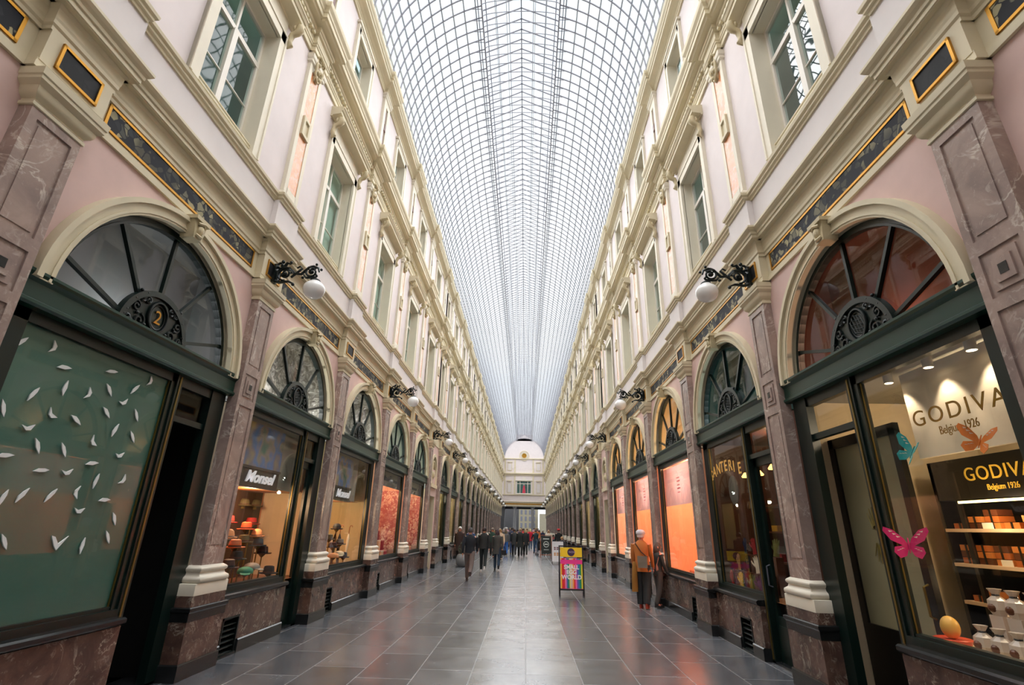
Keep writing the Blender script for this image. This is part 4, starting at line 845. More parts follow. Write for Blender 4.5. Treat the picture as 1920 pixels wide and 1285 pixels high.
for yc, a, b, nm in ((8.82, 7.55, 9.06, 'hat shop window'), (12.52, 11.55, 12.95, 'umbrella window')):
    e = empty('sign_board', (-4.1, (a+b)/2, 2.28), label='dark wooden name board with white script letters in the '+nm, cat='sign')
    h = (b-a)/2; m = MB(); m.box(-.03, .0, -h, h, 0, .30); m.box(-.03, .02, -h-.01, h+.01, .27, .31); m.box(-.03, .02, -h-.01, h+.01, -.02, .02); m.build('board', cm('dark_wood_board', (62, 54, 44), .5), e)
    text_obj('lettering', 'Monsel', .25, cm('white_letters', (226, 224, 226), .5, emit=(226, 224, 226), es=.25), e, (.012, -.36 if yc < 10 else -.30, .07), (pi/2, 0, pi/2), .008, sx=1.25, shear=.35, bold=.006)
    pic = MB(); pic.box(-4.16, -4.13, a-.1, b+.05, 2.6, 3.28)
    mt, t, out = newmat('painted_poster_%d' % int(yc)); p = N(t, 'BsdfPrincipled', Roughness=.6); n = N(t, 'TexNoise', Scale=2.2, Detail=2.0); t.links.new(pos(t), n.inputs['Vector'])
    t.links.new(ramp(t, n.outputs['Fac'], [(.3, srgb(60, 120, 104)), (.42, srgb(150, 140, 128)), (.5, srgb(90, 130, 190)), (.6, srgb(140, 134, 138)), (.72, srgb(190, 170, 110))]), p.inputs['Base Color']); t.links.new(p.outputs[0], out.inputs[0])
    tag(pic.build('poster', mt), 'dim blue and green picture panel above the name board in the '+nm, 'picture')
def umbrella(x, y, rx, ry, mat, lab):
    e = empty('umbrella', (x, y, .82)); e.rotation_euler = (rx, ry, 0)
    m = MB(); m.lathe([(.006, 0), (.012, .06), (.035, .35), (.04, .6), (.018, .68), (.012, .7)], n=12); m.build('canopy', mat, e, smooth=50)
    m = MB(); m.tube([(0, 0, .68), (0, 0, .86), (.02, 0, .90), (.06, 0, .90), (.07, 0, .86)], .011, 7); m.build('handle', cm('umbrella_wood', (150, 92, 50), .4), e, smooth=60)
    return tag(e, lab, 'umbrella', 'folded umbrellas in the third left shop window')
for k, (y, c, l) in enumerate(((12.85, 'black', 'black folded umbrella, leftmost of three'), (13.05, 'navy', 'dark blue folded umbrella between the other two'), (13.45, 'crm', 'cream folded umbrella leaning at the right'))): umbrella(-4.30+.05*k, y, -.12 if k == 2 else .04*k, 0, hc[c], l+' in the window')
# pink displays, fourth and fifth bays of the left wall
LACE = breccia('pink_lace', (190, 110, 104), (240, 214, 186), (232, 178, 150), 14)
rr = random.Random(5)
cols = [cm('rose_card', (222, 150, 140)), cm('peach_card', (236, 186, 146)), cm('cream_card', (232, 216, 190)), cm('gold_card', (206, 150, 72)), cm('crimson_card', (160, 30, 52))]
words = [['rose', 'peach', 'cream', 'gold', 'crimson'][k] for k in range(5)]
for bay, yc in ((4, 16.22), (5, 19.92)):
    for r in range(4):
        for c in range(6):
            k = (r*5+c*3+bay) % 5; y = yc-1.05+c*.40+(.1 if r % 2 else 0); z = .80+r*.40 if False else .80
            e = empty('gift_box', (-(4.2+r*.15), y, .80+.0), label='%s gift box, row %s from the glass, %s from the left, %s left shop window' % (words[k], ['one', 'two', 'three', 'four'][r], ORD[c+1], ORD[bay]), cat='box', group='gift boxes in the %s left shop window' % ORD[bay])
            h = .16+.30*r; m = MB(); m.box(-.055, .055, -.12, .12, 0, h); m.build('box', cols[k], e)
            m = MB(); m.box(-.058, .058, -.125, .125, h, h+.035); m.build('lid', cols[(k+1) % 5], e)
    m = MB(); m.box(-4.8, -4.02, yc+1.50, yc+1.52, 1.0, 2.85)
    tag(m.build('lace_hanging', LACE), 'pink lace hanging at the far end of the %s left shop window' % ORD[bay], 'hanging')

# chocolate shop, first bay of the right wall
goldp = cm('gold_lettering', (150, 112, 34), .35, metal=.6)
e = empty('window_lettering', (3.962, 4.3, 2.62), label='gold GODIVA Belgium 1926 lettering on the right shop window', cat='lettering')
text_obj('name_letters', 'GODIVA', .205, goldp, e, (0, .475, .085), (pi/2, 0, -pi/2), .002, sx=1.08, spacing=1.25)
text_obj('date_letters', 'Belgium 1926', .105, goldp, e, (0, .20, -.03), (pi/2, 0, -pi/2), .002, sx=.72)
m = MB(); m.box(4.40, 4.44, 3.56, 5.38, 2.50, 3.40); tag(m.build('backdrop', cm('white_panel', (236, 222, 200), .6)), 'white upper display panel lit by ceiling spots behind the gold letters', 'backdrop')
for k, y in enumerate((5.37, 4.80, 4.29)):
    e = empty('ceiling_spotlight', (4.27, y, 3.42), label='small white ceiling spotlight above the display panel, %s' % ['leftmost', 'middle', 'rightmost'][k], cat='spotlight', group='ceiling spotlights in the chocolate shop')
    m = MB(); m.lathe([(.045, 0), (.045, -.11), (.04, -.11), (.001, -.10)], n=16); m.build('housing', M['sash'], e, smooth=40)
    m = MB(); m.lathe([(.001, -.104), (.038, -.104), (.038, -.112), (.001, -.112)], n=16); m.build('lens', cm('lit_lens', (255, 236, 200), .5, emit=(255, 232, 196), es=6), e)
    l = bpy.data.lights.new('spot', 'SPOT'); l.energy = 13; l.color = (1, .82, .6); l.spot_size = radians(75); l.spot_blend = .5; l.shadow_soft_size = .03
    o = bpy.data.objects.new('spot', l); COL.objects.link(o); o.location = (4.27, y, 3.29); o.rotation_euler = (0, radians(-12), 0)
e = empty('display_cabinet', (5.2, 5.3, 0), label='black shelving cabinet of chocolates with lit gold name sign', cat='cabinet')
blk = cm('black_lacquer', (14, 13, 12), .3)
m = MB(); m.box(0, .5, -1.0, 1.05, 2.14, 2.58); m.box(.46, .5, -1.0, 1.05, .1, 2.14)
m.box(0, .5, 1.0, 1.05, 0, 2.58); m.box(0, .5, -1.0, -.95, 0, 2.58); m.box(0, .5, -1.0, 1.05, 0, .8); m.build('carcass', blk, e)
MB().box(0, .04, .72, .77, .8, 2.14).build('upright', blk, e)
MB().box(0, .04, -.2, -.15, .8, 2.14).build('upright', blk, e)
for z in (1.80, 1.44, 1.06): MB().box(-.02, .46, -.98, 1.0, z, z+.035).build('shelf', cm('pale_shelf', (232, 200, 166), .5), e)
MB().box(-.02, 0, -.95, .72, 2.10, 2.125).build('led_strip', cm('warm_led', (255, 220, 140), .5, emit=(255, 214, 130), es=5), e)
text_obj('sign_letters', 'GODIVA', .20, cm('gilt_letters', (190, 150, 50), .4, emit=(190, 150, 50), es=.25), e, (-.012, .55, 2.33), (pi/2, 0, -pi/2), .003, sx=1.0, spacing=1.1)
text_obj('sign_letters', 'Belgium 1926', .085, bpy.data.materials['gilt_letters'], e, (-.012, .30, 2.22), (pi/2, 0, -pi/2), .003, sx=.8)
choc = [cm('orange_brown_box', (178, 96, 42), .4), cm('chocolate_box', (92, 48, 26), .4), cm('amber_box', (204, 124, 60), .4)]
for si, z in enumerate((1.835, 1.475, 1.095)):
    for c in range(9):
        y = 6.15-c*.215; st = 1+((c*7+si*3) % 3) if si == 0 else (3 if si == 1 else 1+(c % 2))
        for q in range(st):
            e = empty('chocolate_box', (5.32, y, z+q*.066)); m = MB(); m.box(-.08, .08, -.085, .085, 0, .06); m.build('box', choc[(c+q) % 3], e)
            m = MB(); m.box(-.084, .084, -.012, .012, -.0, .066); m.build('ribbon', blk, e)
            tag(e, 'ribboned chocolate box, %s stack from the left, %s shelf, %s up' % (ORD[c+1], ['top', 'middle', 'bottom'][si], ORD[q+1]), 'box', 'chocolate boxes on the black shelves')
    for c in range(2):
        o = MB().box(-.006, .006, -.06, .06, 0, .06).build('price_card', cm('white_card', (240, 232, 214), .6), loc=(5.205, 5.75-c*.55-si*.1, z)); tag(o, 'white price card on the %s chocolate shelf, %s one' % (['top', 'middle', 'bottom'][si], ['left', 'right'][c]), 'price card', 'price cards on the chocolate shelves')
point('cabinet_lamp', (5.0, 5.5, 2.05), 9, (1, .72, .42), .05); point('cabinet_lamp', (4.9, 5.0, 1.3), 5, (1, .72, .42), .05)
e = empty('window_ledge', (4.28, 4.5, 0), label='ivory display ledge inside the chocolate shop window', cat='ledge'); m = MB(); m.box(-.27, .30, -.94, .98, .78, .83); m.build('top', RM['cream'], e); m = MB(); m.box(.25, .30, -.94, .98, 0, .78); m.build('front', RM['cream'], e)
e = empty('easter_egg', (4.2, 5.28, .85), label='golden egg on a red and orange dish at the left of the ledge', cat='egg'); m = MB(); m.ball((0, 0, .12), .075, 12, sc=(1, 1, 1.25)); m.build('egg', cm('golden_egg', (240, 186, 90), .35), e, smooth=True)
m = MB(); m.lathe([(.06, -.02), (.13, -.01), (.15, .03), (.14, .035), (.11, .02), (.001, .03)], n=22); m.build('dish', cm('red_dish', (206, 70, 40), .3), e, smooth=True)
for c in range(4):
    for r in range(2):
        e = empty('sweet_bag', (4.22+r*.17, 4.96-c*.17-r*.04, .83)); m = MB(); h0 = .16+.13*r
        m.box(-.05, .05, -.065, .065, 0, h0) if r else None
        m.lathe([(.05, h0*r), (.07, h0*r+.05), (.065, h0*r+.12), (.02, h0*r+.16), (.05, h0*r+.21), (.001, h0*r+.21)], n=8, sy=1.1); m.build('bag', cm('cellophane', (206, 190, 176), .2), e)
        m = MB(); m.lathe([(.024, h0*r+.15), (.03, h0*r+.16), (.024, h0*r+.17)], n=10); m.build('ribbon', blk, e); m = MB(); m.ball((-.055, 0, h0*r+.06), .035, 6); m.build('sweets', choc[1], e)
        tag(e, 'clear bag of dark sweets, %s row, %s from the left' % (['front', 'rear'][r], ORD[c+1]), 'bag', 'bags of sweets on the ledge')
def butterfly(x, y, z, mat, lab, rz, ry, sc):
    e = empty('paper_butterfly', (x, y, z)); e.rotation_euler = (ry, .25, rz); e.scale = (sc,)*3
    up = [(0, .0), (.03, .06), (.10, .13), (.17, .15), (.18, .11), (.13, .03), (.04, -.01)]; lo = [(0, 0), (.05, -.01), (.11, -.03), (.12, -.08), (.08, -.13), (.03, -.10), (.005, -.03)]
    for sg in (-1, 1):
        for nm, pts in (('upper_wing', up), ('lower_wing', lo)):
            m = MB(lambda d, u, w, sg=sg: (d-.55*abs(u), sg*u, w)); m.plate(pts, -.002, .002)
            for q in range(3): m.plate([(pts[3][0]*(.3+.15*q), pts[3][1]*(.45+.15*q)+.004), (pts[3][0]*(.5+.15*q), pts[3][1]*(.5+.15*q)), (pts[3][0]*(.45+.15*q), pts[3][1]*(.4+.15*q))], -.004, .004, 1)
            m.build(nm, [mat, cm('pale_cutout', (220, 200, 180))], e)
    m = MB(); m.tube([(-.005, 0, -.07), (-.008, 0, 0), (-.005, 0, .07)], [.004, .009, .005], 6); m.build('body', mat, e); return tag(e, lab, 'butterfly', 'paper butterflies on the chocolate shop glass')
butterfly(4.02, 4.95, 2.50, cm('teal_card', (20, 150, 150), .5), 'teal paper butterfly left of the gold lettering', 0, .5, .9)
butterfly(4.02, 4.20, 2.48, cm('orange_card', (226, 122, 34), .5), 'orange paper butterfly under the gold date', .4, .3, .8)
butterfly(4.02, 5.30, 1.66, cm('magenta_card', (196, 18, 96), .5), 'magenta paper butterfly low by the door post', .9, 0, 1.0)
# inner glass door of the chocolate shop
d = empty('door'); d.parent = FRONTS[(1, 1)]; d.location = Vector((4.3, 6.09, 0))-FRONTS[(1, 1)].location; d['label'] = 'black framed glass door with a gold emblem'
m = MB(); m.box(-.03, .03, -.62, .62, .03, .80); m.box(-.03, .03, -.62, -.52, .8, 2.9); m.box(-.03, .03, .52, .62, .8, 2.9); m.box(-.03, .03, -.62, .62, 2.78, 2.9); m.build('leaf', blk, d)
m = MB(); m.box(-.005, .005, -.52, .52, .8, 2.78); m.build('pane', cm('frosted_pane', (150, 142, 110), .4), d)
m = MB()
for k in range(14): a = radians(40+k*20); m.tube([(-.02, .05+.05*cos(a), 1.75+.1*sin(a)), (-.02, .05+.15*cos(a+.2), 1.75+.3*sin(a+.2))], [.012, .004], 4)
m.build('emblem', cm('dull_gold', (128, 112, 50), .5), d)
m = MB(); m.tube([(-.03, -.57, 1.0), (-.08, -.57, 1.02), (-.08, -.57, 1.28), (-.03, -.57, 1.3)], .012, 6); m.build('handle', M['brass'], d)
m = MB(); m.box(3.93, 3.96, 6.42, 6.45, .03, 3.0); o = tag(m.build('door_rail', cm('steel_tube', (150, 150, 148), .4, metal=.5)), 'thin steel rail beside the chocolate shop porch', 'rail')
# glove shop, second bay of the right wall
e = empty('window_lettering', (3.95, 9.5, 2.6), label='gold GANTERIE lettering arched on the second right shop window', cat='lettering')
for k, ch in enumerate('GANTERIE'):
    a = (k-3.5)*.16; text_obj('letter', ch, .27, cm('bright_gold', (236, 186, 96), .5), e, (0, .08-a*1.25, .20-.35*a*a), (pi/2, 0, -pi/2), .002, bold=.004)
m = MB(); m.plate([(.2*cos(t), .25*sin(t)) for t in [2*pi*q/20 for q in range(20)]], -.01, .01); tag(m.build('emblem', cm('bronze_figure', (70, 62, 54), .4), loc=(4.0, 9.3, 2.45)), 'dark oval emblem under the arched gold lettering', 'emblem')
shelfm = cm('walnut', (96, 56, 34), .4)
for si, z in enumerate((1.25, 1.75, 2.2)):
    o = MB().box(4.75, 5.1, 7.5, 10.3, z, z+.03).build('shelf', shelfm); tag(o, 'walnut shelf in the glove shop, %s of three' % ['lowest', 'middle', 'highest'][si], 'shelf', 'shelves of the glove shop')
gcol = [('crimson', (150, 30, 36)), ('mustard', (206, 160, 40)), ('olive', (110, 112, 50)), ('plum', (110, 50, 90)), ('tan', (180, 130, 80)), ('black', (24, 22, 24)), ('ivory', (220, 206, 180)), ('orange', (204, 96, 44)), ('navy', (34, 44, 74))]
def glove(x, y, z, mat, lab, rx, sc=1, rz=0):
    e = empty('glove', (x, y, z)); e.rotation_euler = (rx, 0, rz); e.scale = (sc,)*3
    m = MB(); m.add(*loft([(0, 0, 0, .02, .05), (0, 0, .08, .018, .04), (0, 0, .12, .02, .048), (0, 0, .18, .018, .05), (0, 0, .2, .012, .044)], 12)); m.build('palm', mat, e, smooth=60)
    for q, (yy, L) in enumerate(((-.038, .07), (-.013, .085), (.013, .08), (.036, .06))): MB().tube([(0, yy, .19), (0, yy*1.2, .19+L*.6), (0, yy*1.3, .19+L)], [.013, .012, .006], 6).build('finger', mat, e)
    MB().tube([(0, .04, .11), (0, .08, .16), (0, .09, .2)], [.015, .013, .007], 6).build('thumb', mat, e)
    return tag(e, lab, 'glove', 'gloves in the second right shop window')
for k in range(12):
    nm, c = gcol[k % 9]; r, q = divmod(k, 4); glove(4.09+.15*r, 10.1-q*.40-.0*r, .83+.28*r, cm(nm+'_leather', c, .45), '%s leather glove, %s from the left, %s row in the glove window' % (nm, ORD[q+1], ['front', 'middle', 'rear'][r]), .1*((k % 3)-1), 1.0, .3*(k % 4))
    if r: o = MB().box(-.06, .06, -.09, .09, 0, .28*r).build('riser_block', shelfm, loc=(4.09+.15*r, 10.1-q*.40-.0*r, .80+.02)); tag(o, 'walnut block under the %s glove, %s from the left, %s row' % (nm, ORD[q+1], ['front', 'middle', 'rear'][r]), 'block', 'walnut blocks in the glove window')
for k in range(10):
    nm, c = gcol[(k*2+1) % 9]; o = MB().box(-.10, .10, -.11, .11, 0, .10+.03*(k % 3)).build('glove_box', cm(nm+'_leather', c, .45), loc=(4.92, 7.75+(k % 5)*.5, 1.28 if k < 5 else 1.78)); tag(o, '%s glove box on the %s walnut shelf, %s from the right' % (nm, 'lowest' if k < 5 else 'middle', ORD[k % 5+1]), 'box', 'glove boxes on the walnut shelves')
for k, (y, z) in enumerate(((8.7, 2.75), (9.2, 2.7), (9.8, 2.72), (8.0, 2.78))):
    e = empty('pendant_lamp', (4.45, y, 3.42), label='small warm pendant lamp in the glove shop, %s from the right' % ORD[[2, 3, 4, 1][k]], cat='lamp', group='pendant lamps of the glove shop')
    m = MB(); m.tube([(0, 0, 0), (0, 0, z-3.42+.08)], .006, 5); m.build('cord', blk, e); m = MB(); m.lathe([(.02, z-3.42+.09), (.07, z-3.42+.02), (.06, z-3.42), (.001, z-3.42)], n=14); m.build('lamp_shade', cm('lit_amber', (255, 200, 120), .5, emit=(255, 190, 100), es=3), e, smooth=True)
def banner_mat():
    m, t, out = newmat('banner_cloth'); d = N(t, 'BsdfDiffuse'); d.inputs[0].default_value = srgb(226, 216, 216); l = N(t, 'BsdfTranslucent'); l.inputs[0].default_value = srgb(236, 222, 226); x = N(t, 'MixShader'); x.inputs[0].default_value = .45
    t.links.new(d.outputs[0], x.inputs[1]); t.links.new(l.outputs[0], x.inputs[2]); t.links.new(x.outputs[0], out.inputs[0]); return m
BANNER = banner_mat()
# banners, goods and a stand in the orange shop, third to fifth bays of the right wall
for bay, yc in ((3, 12.52), (4, 16.22), (5, 19.92)):
    e = empty('hanging_banner', (4.03, yc, 2.35), label='white hanging banner at the top of the %s right shop window' % ORD[bay], cat='banner', group='white banners in the orange shop')
    MB().box(-.003, .003, -1.35, 1.42, 0, .93).build('cloth', BANNER, e)
    m = MB()
    for q in range(5): m.box(-.008, -.005, .05-.02*(q % 2), .28, .28+q*.085, .30+q*.085+.012*(q % 2))
    m.build('printed_mark', cm('rose_print', (196, 96, 110), .6), e)
    for q in range(4):
        o = MB().extr([(-.09, 0), (.09, 0), (.07, .10), (-.07, .10)], -.16, .16).build('leather_bag', cm('tan_bag', (206, 96, 40), .4), loc=(4.25, yc-1.0+q*.42, .80)); tag(o, 'orange brown leather bag on the sill, %s from the near end, %s right window' % (ORD[q+1], ORD[bay]), 'bag', 'leather bags in the orange shop')
m = MB(); m.box(4.5, 5.0, 11.0, 11.9, .8, 2.6); 
e = empty('garment_cabinet', (4.75, 11.45, .8), label='dark cabinet with red goods at the near end of the third right window', cat='cabinet'); MB().box(.2, .25, -.42, .42, 0, 1.8).build('back', cm('dark_cab', (70, 34, 26), .5), e)
for z in (0, .6, 1.2, 1.75): MB().box(-.2, .25, -.42, .42, z, z+.04).build('shelf', CC['dark_cab'], e)
for k, z in enumerate((.86, 1.46, 2.06)):
    o = MB().box(-.12, .12, -.3, .3, 0, .28).build('folded_garments', cm('scarlet_cloth', (206, 30, 34), .8), loc=(4.75, 11.45, z-.02)); tag(o, 'pile of scarlet garments on the %s shelf of the dark cabinet' % ['lowest', 'middle', 'upper'][k], 'clothes', 'scarlet garments in the cabinet')
e = empty('display_column', (4.2, 15.35, .80), label='tall golden display column in the fourth right window, above the small person', cat='column'); MB().box(-.05, .05, -.05, .05, 0, 1.35).build('post', M['brass'], e); MB().box(-.1, .1, -.1, .1, 1.35, 1.4).build('cap', M['brass'], e)

# ---------------------------------------------------------------- people
SKIN = [cm('skin_light', (206, 156, 132), .6), cm('skin_ruddy', (196, 128, 106), .6)]
def evalmesh(o):
    dg = bpy.context.evaluated_depsgraph_get(); dg.update()
    me = bpy.data.meshes.new_from_object(o.evaluated_get(dg)); bpy.data.objects.remove(o); return me
def body_mesh(J, H, fingers):
    vs = []; es = []; rs = []
    def v(p, r, par=None):
        vs.append(p); rs.append(r)
        if par is not None: es.append((par, len(vs)-1))
        return len(vs)-1
    r0 = v(J['pel'], .13); sp = v(J['spine'], .12, r0); ch = v(J['chest'], .14, sp); nk = v(J['neck'], .055, ch); hb = v(J['headb'], .06, nk); hc_ = v(J['head'], .088, hb); ht = v(J['headt'], .06, hc_)
    for k in (0, 1):
        hp, kn, an, to = J['leg'][k]; a = v(hp, .09, r0); b = v(kn, .058, a); c = v(an, .042, b); v(to, .035, c)
        sh, el, wr, ha = J['arm'][k]; a = v(sh, .055, ch); b = v(el, .042, a); c = v(wr, .03, b); d = v(ha, .036, c)
    me = bpy.data.meshes.new('b'); me.from_pydata([tuple(p) for p in vs], es, []); o = bpy.data.objects.new('b', me); COL.objects.link(o)
    md = o.modifiers.new('s', 'SKIN'); md.use_smooth_shade = True
    for i, r in enumerate(rs): me.skin_vertices[0].data[i].radius = (r*.95, r*.95)
    me.skin_vertices[0].data[0].use_root = True
    sb = o.modifiers.new('u', 'SUBSURF'); sb.levels = 1; sb.render_levels = 1
    res = evalmesh(o)
    m = MB(); m.v = [tuple(q.co) for q in res.vertices]; m.f = [tuple(p.vertices) for p in res.polygons]; m.m = [0]*len(m.f)
    h = Vector(J['head']); fx = Vector(J['face']); sd = fx.cross(Vector((0, 0, 1))).normalized()
    m.tube([h+fx*.075+Vector((0, 0, .02)), h+fx*.105-Vector((0, 0, .02))], [.009, .014], 6)
    for sg in (-1, 1):
        m.ball(tuple(h+fx*.082+sd*sg*.032+Vector((0, 0, .018))), .011, 5, 1); m.ball(tuple(h+sd*sg*.088+Vector((0, 0, -.005))), .02, 5, 0, (.6, .8, 1.3))
    m.tube([h+fx*.083-sd*.022-Vector((0, 0, .045)), h+fx*.088-Vector((0, 0, .047)), h+fx*.083+sd*.022-Vector((0, 0, .045))], .006, 5, 2)
    for k in (0, 1):
        ha = Vector(J['arm'][k][3]); wr = Vector(J['arm'][k][2]); dr = (ha-wr).normalized(); ax = dr.cross(Vector((1, 0, 0))).normalized(); nn = dr.cross(ax)
        for q, (off, L) in enumerate(((-.026, .055), (-.009, .068), (.009, .064), (.025, .05))):
            p = ha+ax*off+dr*.02; m.tube([p, p+dr*L*.6+nn*.004, p+dr*L+nn*.018], [.0095, .009, .006], 5)
        m.tube([wr+ax*-.02+dr*.02, wr-ax*.045+dr*.05, wr-ax*.05+dr*.085], [.011, .01, .007], 5)
    return m
def person(x, y, rz, lab, top=(40, 40, 44), bot=(40, 44, 54), shoe=(30, 28, 26), hair=(60, 44, 34), H=1.75, stride=18, hem=.92, hemw=1.0, seated=False, arms=(10, -14), elbow=15, hat=None, bag=None, scarf=None, haircut='short', skin=0, look=0, group='people strolling in the arcade', legw=1.0):
    k = H/1.75; e = empty('person', (x, y, 0), rz); tp = cm('cloth_%d_%d_%d' % top, top, .85); bt = cm('cloth_%d_%d_%d' % bot, bot, .85); hm = cm('hair_%d_%d_%d' % hair, hair, .7); sm = cm('cloth_%d_%d_%d' % shoe, shoe, .5)
    st = radians(stride); hz = .93
    legs = []
    for sg, a in ((-1, st), (1, -st)):
        hp = Vector((sg*.09, 0, hz))
        if seated: kn = hp+Vector((0, .42, 0)); an = kn+Vector((0, -.02, -.42)); bend = 0
        else:
            bend = radians(8) if a > 0 else radians(14+stride*.9)
            kn = hp+Vector((0, .44*sin(a), -.44*cos(a))); an = kn+Vector((0, .42*sin(a-bend), -.42*cos(a-bend)))
        legs.append([hp, kn, an, an+Vector((sg*.015, .13, -.045))])
    dz = min(l[2].z for l in legs)-.085
    if seated: dz = legs[0][2].z-.085
    S = lambda v: Vector((v.x, v.y, v.z-dz))*k
    legs = [[S(p) for p in l] for l in legs]
    armp = []
    for sg, a in ((-1, radians(arms[0])), (1, radians(arms[1]))):
        sh = Vector((sg*.185, 0, 1.42)); el = sh+Vector((sg*.045, .28*sin(a), -.28*cos(a))); b = a+radians(elbow if not seated else 70)
        wr = el+Vector((0, .25*sin(b), -.25*cos(b))); armp.append([S(sh), S(el), S(wr), S(wr+Vector((0, .08*sin(b+.1), -.08*cos(b+.1))))])
    face = Vector((sin(look), cos(look), 0))
    J = dict(pel=S(Vector((0, 0, .95))), spine=S(Vector((0, 0, 1.1))), chest=S(Vector((0, 0, 1.32))), neck=S(Vector((0, .0, 1.48))), headb=S(Vector((0, .015, 1.54))), head=S(Vector((0, .03, 1.625))), headt=S(Vector((0, .025, 1.69))), leg=legs, arm=armp, face=face)
    body_mesh(J, H, True).build('body', [SKIN[skin], cm('eye_dark', (24, 20, 18), .3), cm('lip', (150, 80, 74), .6)], e, smooth=60)
    zz = lambda z: (z-dz)*k
    m = MB()
    for l in legs: m.tube([l[0]+Vector((0, 0, .02)), l[0]*.5+l[1]*.5, l[1], l[1]*.45+l[2]*.55, l[2]+Vector((0, 0, .0))], [.105*k, .09*k*legw, .072*k*legw, .068*k*legw, .06*k*legw], 10)
    m.add(*loft([(0, 0, zz(.86), .13*k, .10*k), (0, 0, zz(.92), .175*k, .125*k), (0, 0, zz(1.04), .155*k, .115*k)], 14)); m.build('trousers', bt, e, smooth=60)
    for l in legs:
        a = l[2]; m = MB(lambda p, q, r: (a.x+p, a.y+q, a.z+r)); m.add(*loft([(0, .05, -.085*k, .045*k, .13*k), (0, .05, -.05*k, .045*k, .13*k), (0, .02, -.02*k, .04*k, .08*k), (0, -.01, .05*k, .042*k, .05*k)], 12)); m.build('shoe', sm, e, smooth=50)
    m = MB(); hz_ = zz(hem); rings = []
    if seated: hz_ = zz(.90)
    flare = (1.0 if hem > .85 else 1.12)*hemw
    for z, rx, ry in ((hem if not seated else .90, .185*flare, .135*flare), ((hem+.97)/2 if hem < .9 else .95, .18*(flare+1)/2, .13*(flare+1)/2), (1.08, .168, .12), (1.25, .188, .13), (1.36, .205, .125), (1.43, .185, .105), (1.47, .12, .085), (1.515, .068, .066)): rings.append((0, 0, zz(z), rx*k, ry*k))
    m.add(*loft(rings, 16))
    for a in armp: m.tube([a[0], a[0]*.5+a[1]*.5, a[1], a[1]*.4+a[2]*.6, a[2]], [.07*k, .062*k, .054*k, .048*k, .042*k], 9)
    m.build('coat' if hem < .85 else 'jacket', tp, e, smooth=60)
    h = J['head']; m = MB()
    if haircut != 'none':
        n = 12; vs = []; 
        for i in range(7):
            th = pi*i/6*.62
            for q in range(n):
                a = 2*pi*q/n; d = Vector((sin(a), cos(a), 0)); fr_ = max(0, d.dot(face)); r = .108-.0*fr_
                t2 = th*(1-.42*fr_) ; L = (.12 if haircut == 'long' else .0)*(i/6)*(1-fr_)
                vs.append(tuple(h+Vector((d.x*r*sin(t2)*.92, d.y*r*sin(t2)*1.05, .118*cos(t2)-L))))
        m.add(vs, [(i*n+q, i*n+(q+1) % n, (i+1)*n+(q+1) % n, (i+1)*n+q) for i in range(6) for q in range(n)]+[tuple(range(6*n, 7*n))]); m.build('hair', hm, e, smooth=70)
    if hat: m = MB(); m.lathe([(.112*k, .03), (.118*k, .05), (.11*k, .10), (.07*k, .135), (.001, .142)], tuple(h), 16, sy=1.08); m.build('cap', cm('cap_%d_%d_%d' % hat, hat, .8), e, smooth=60)
    if scarf: m = MB(); m.tube([(.085*cos(t), .08*sin(t), zz(1.50)) for t in [2*pi*q/14 for q in range(14)]], .03, 7, closed=True); m.build('scarf', cm('scarf_%d_%d_%d' % scarf, scarf, .9), e, smooth=True)
    tag(e, lab, 'person', group)
    if bag:
        bx, by, bz, w, hh, col, strap = bag
        b = empty('shoulder_bag', (x, y, 0), rz, label=strap+' carried by the man in the tan coat', cat='bag'); b.location = e.location
        m = MB(); m.box(bx-w/2, bx+w/2, by-.04, by+.04, bz, bz+hh); m.box(bx-w/2-.005, bx+w/2+.005, by-.048, by-.038, bz+hh*.45, bz+hh+.005); m.build('pouch', cm('bag_%d_%d_%d' % col, col, .6), b)
        m = MB(); m.tube([(bx+w/2-.02, by, bz+hh), (.02, -.15*k, zz(1.25)), (-.12, -.10, zz(1.44)), (-.14, .02, zz(1.47)), (-.08, .14, zz(1.3)), (.1, .16, zz(1.1)), (bx+w/2, by+.02, bz+hh)], .012, 5); m.build('strap', cm('strap_black', (26, 24, 24), .6), b)
    return e
# the man in the tan coat and his companion at the right windows
person(3.20, 13.5, radians(-25), 'person in a tan coat and pale cap seen from behind at the orange shop window', (186, 112, 52), (34, 36, 38), (150, 52, 34), (214, 208, 204), 1.74, 3, .80, 1.02, hat=(206, 202, 206), bag=(.06, -.20, .90, .22, .26, (126, 118, 104), 'grey canvas bag'), look=.7, skin=1, arms=(4, 8), legw=1.35, group=None)
e = empty('folded_coat', (2.98, 13.46, .36), label='long mustard coat hanging over the left arm of the man in tan', cat='coat')
m = MB(); m.add(*loft([(0, 0, 0, .075, .05), (.01, 0, .3, .07, .055), (.02, .0, .55, .06, .06), (.02, .02, .66, .03, .05)], 12)); m.build('cloth', cm('mustard_coat', (150, 104, 40), .85), e, smooth=60)
person(3.60, 13.62, radians(-70), 'smaller dark-haired person in a dark jacket beside the man in tan', (44, 46, 44), (70, 62, 58), (40, 36, 34), (66, 44, 32), 1.46, 4, .86, haircut='long', skin=1, look=.4, arms=(20, 12), group=None)
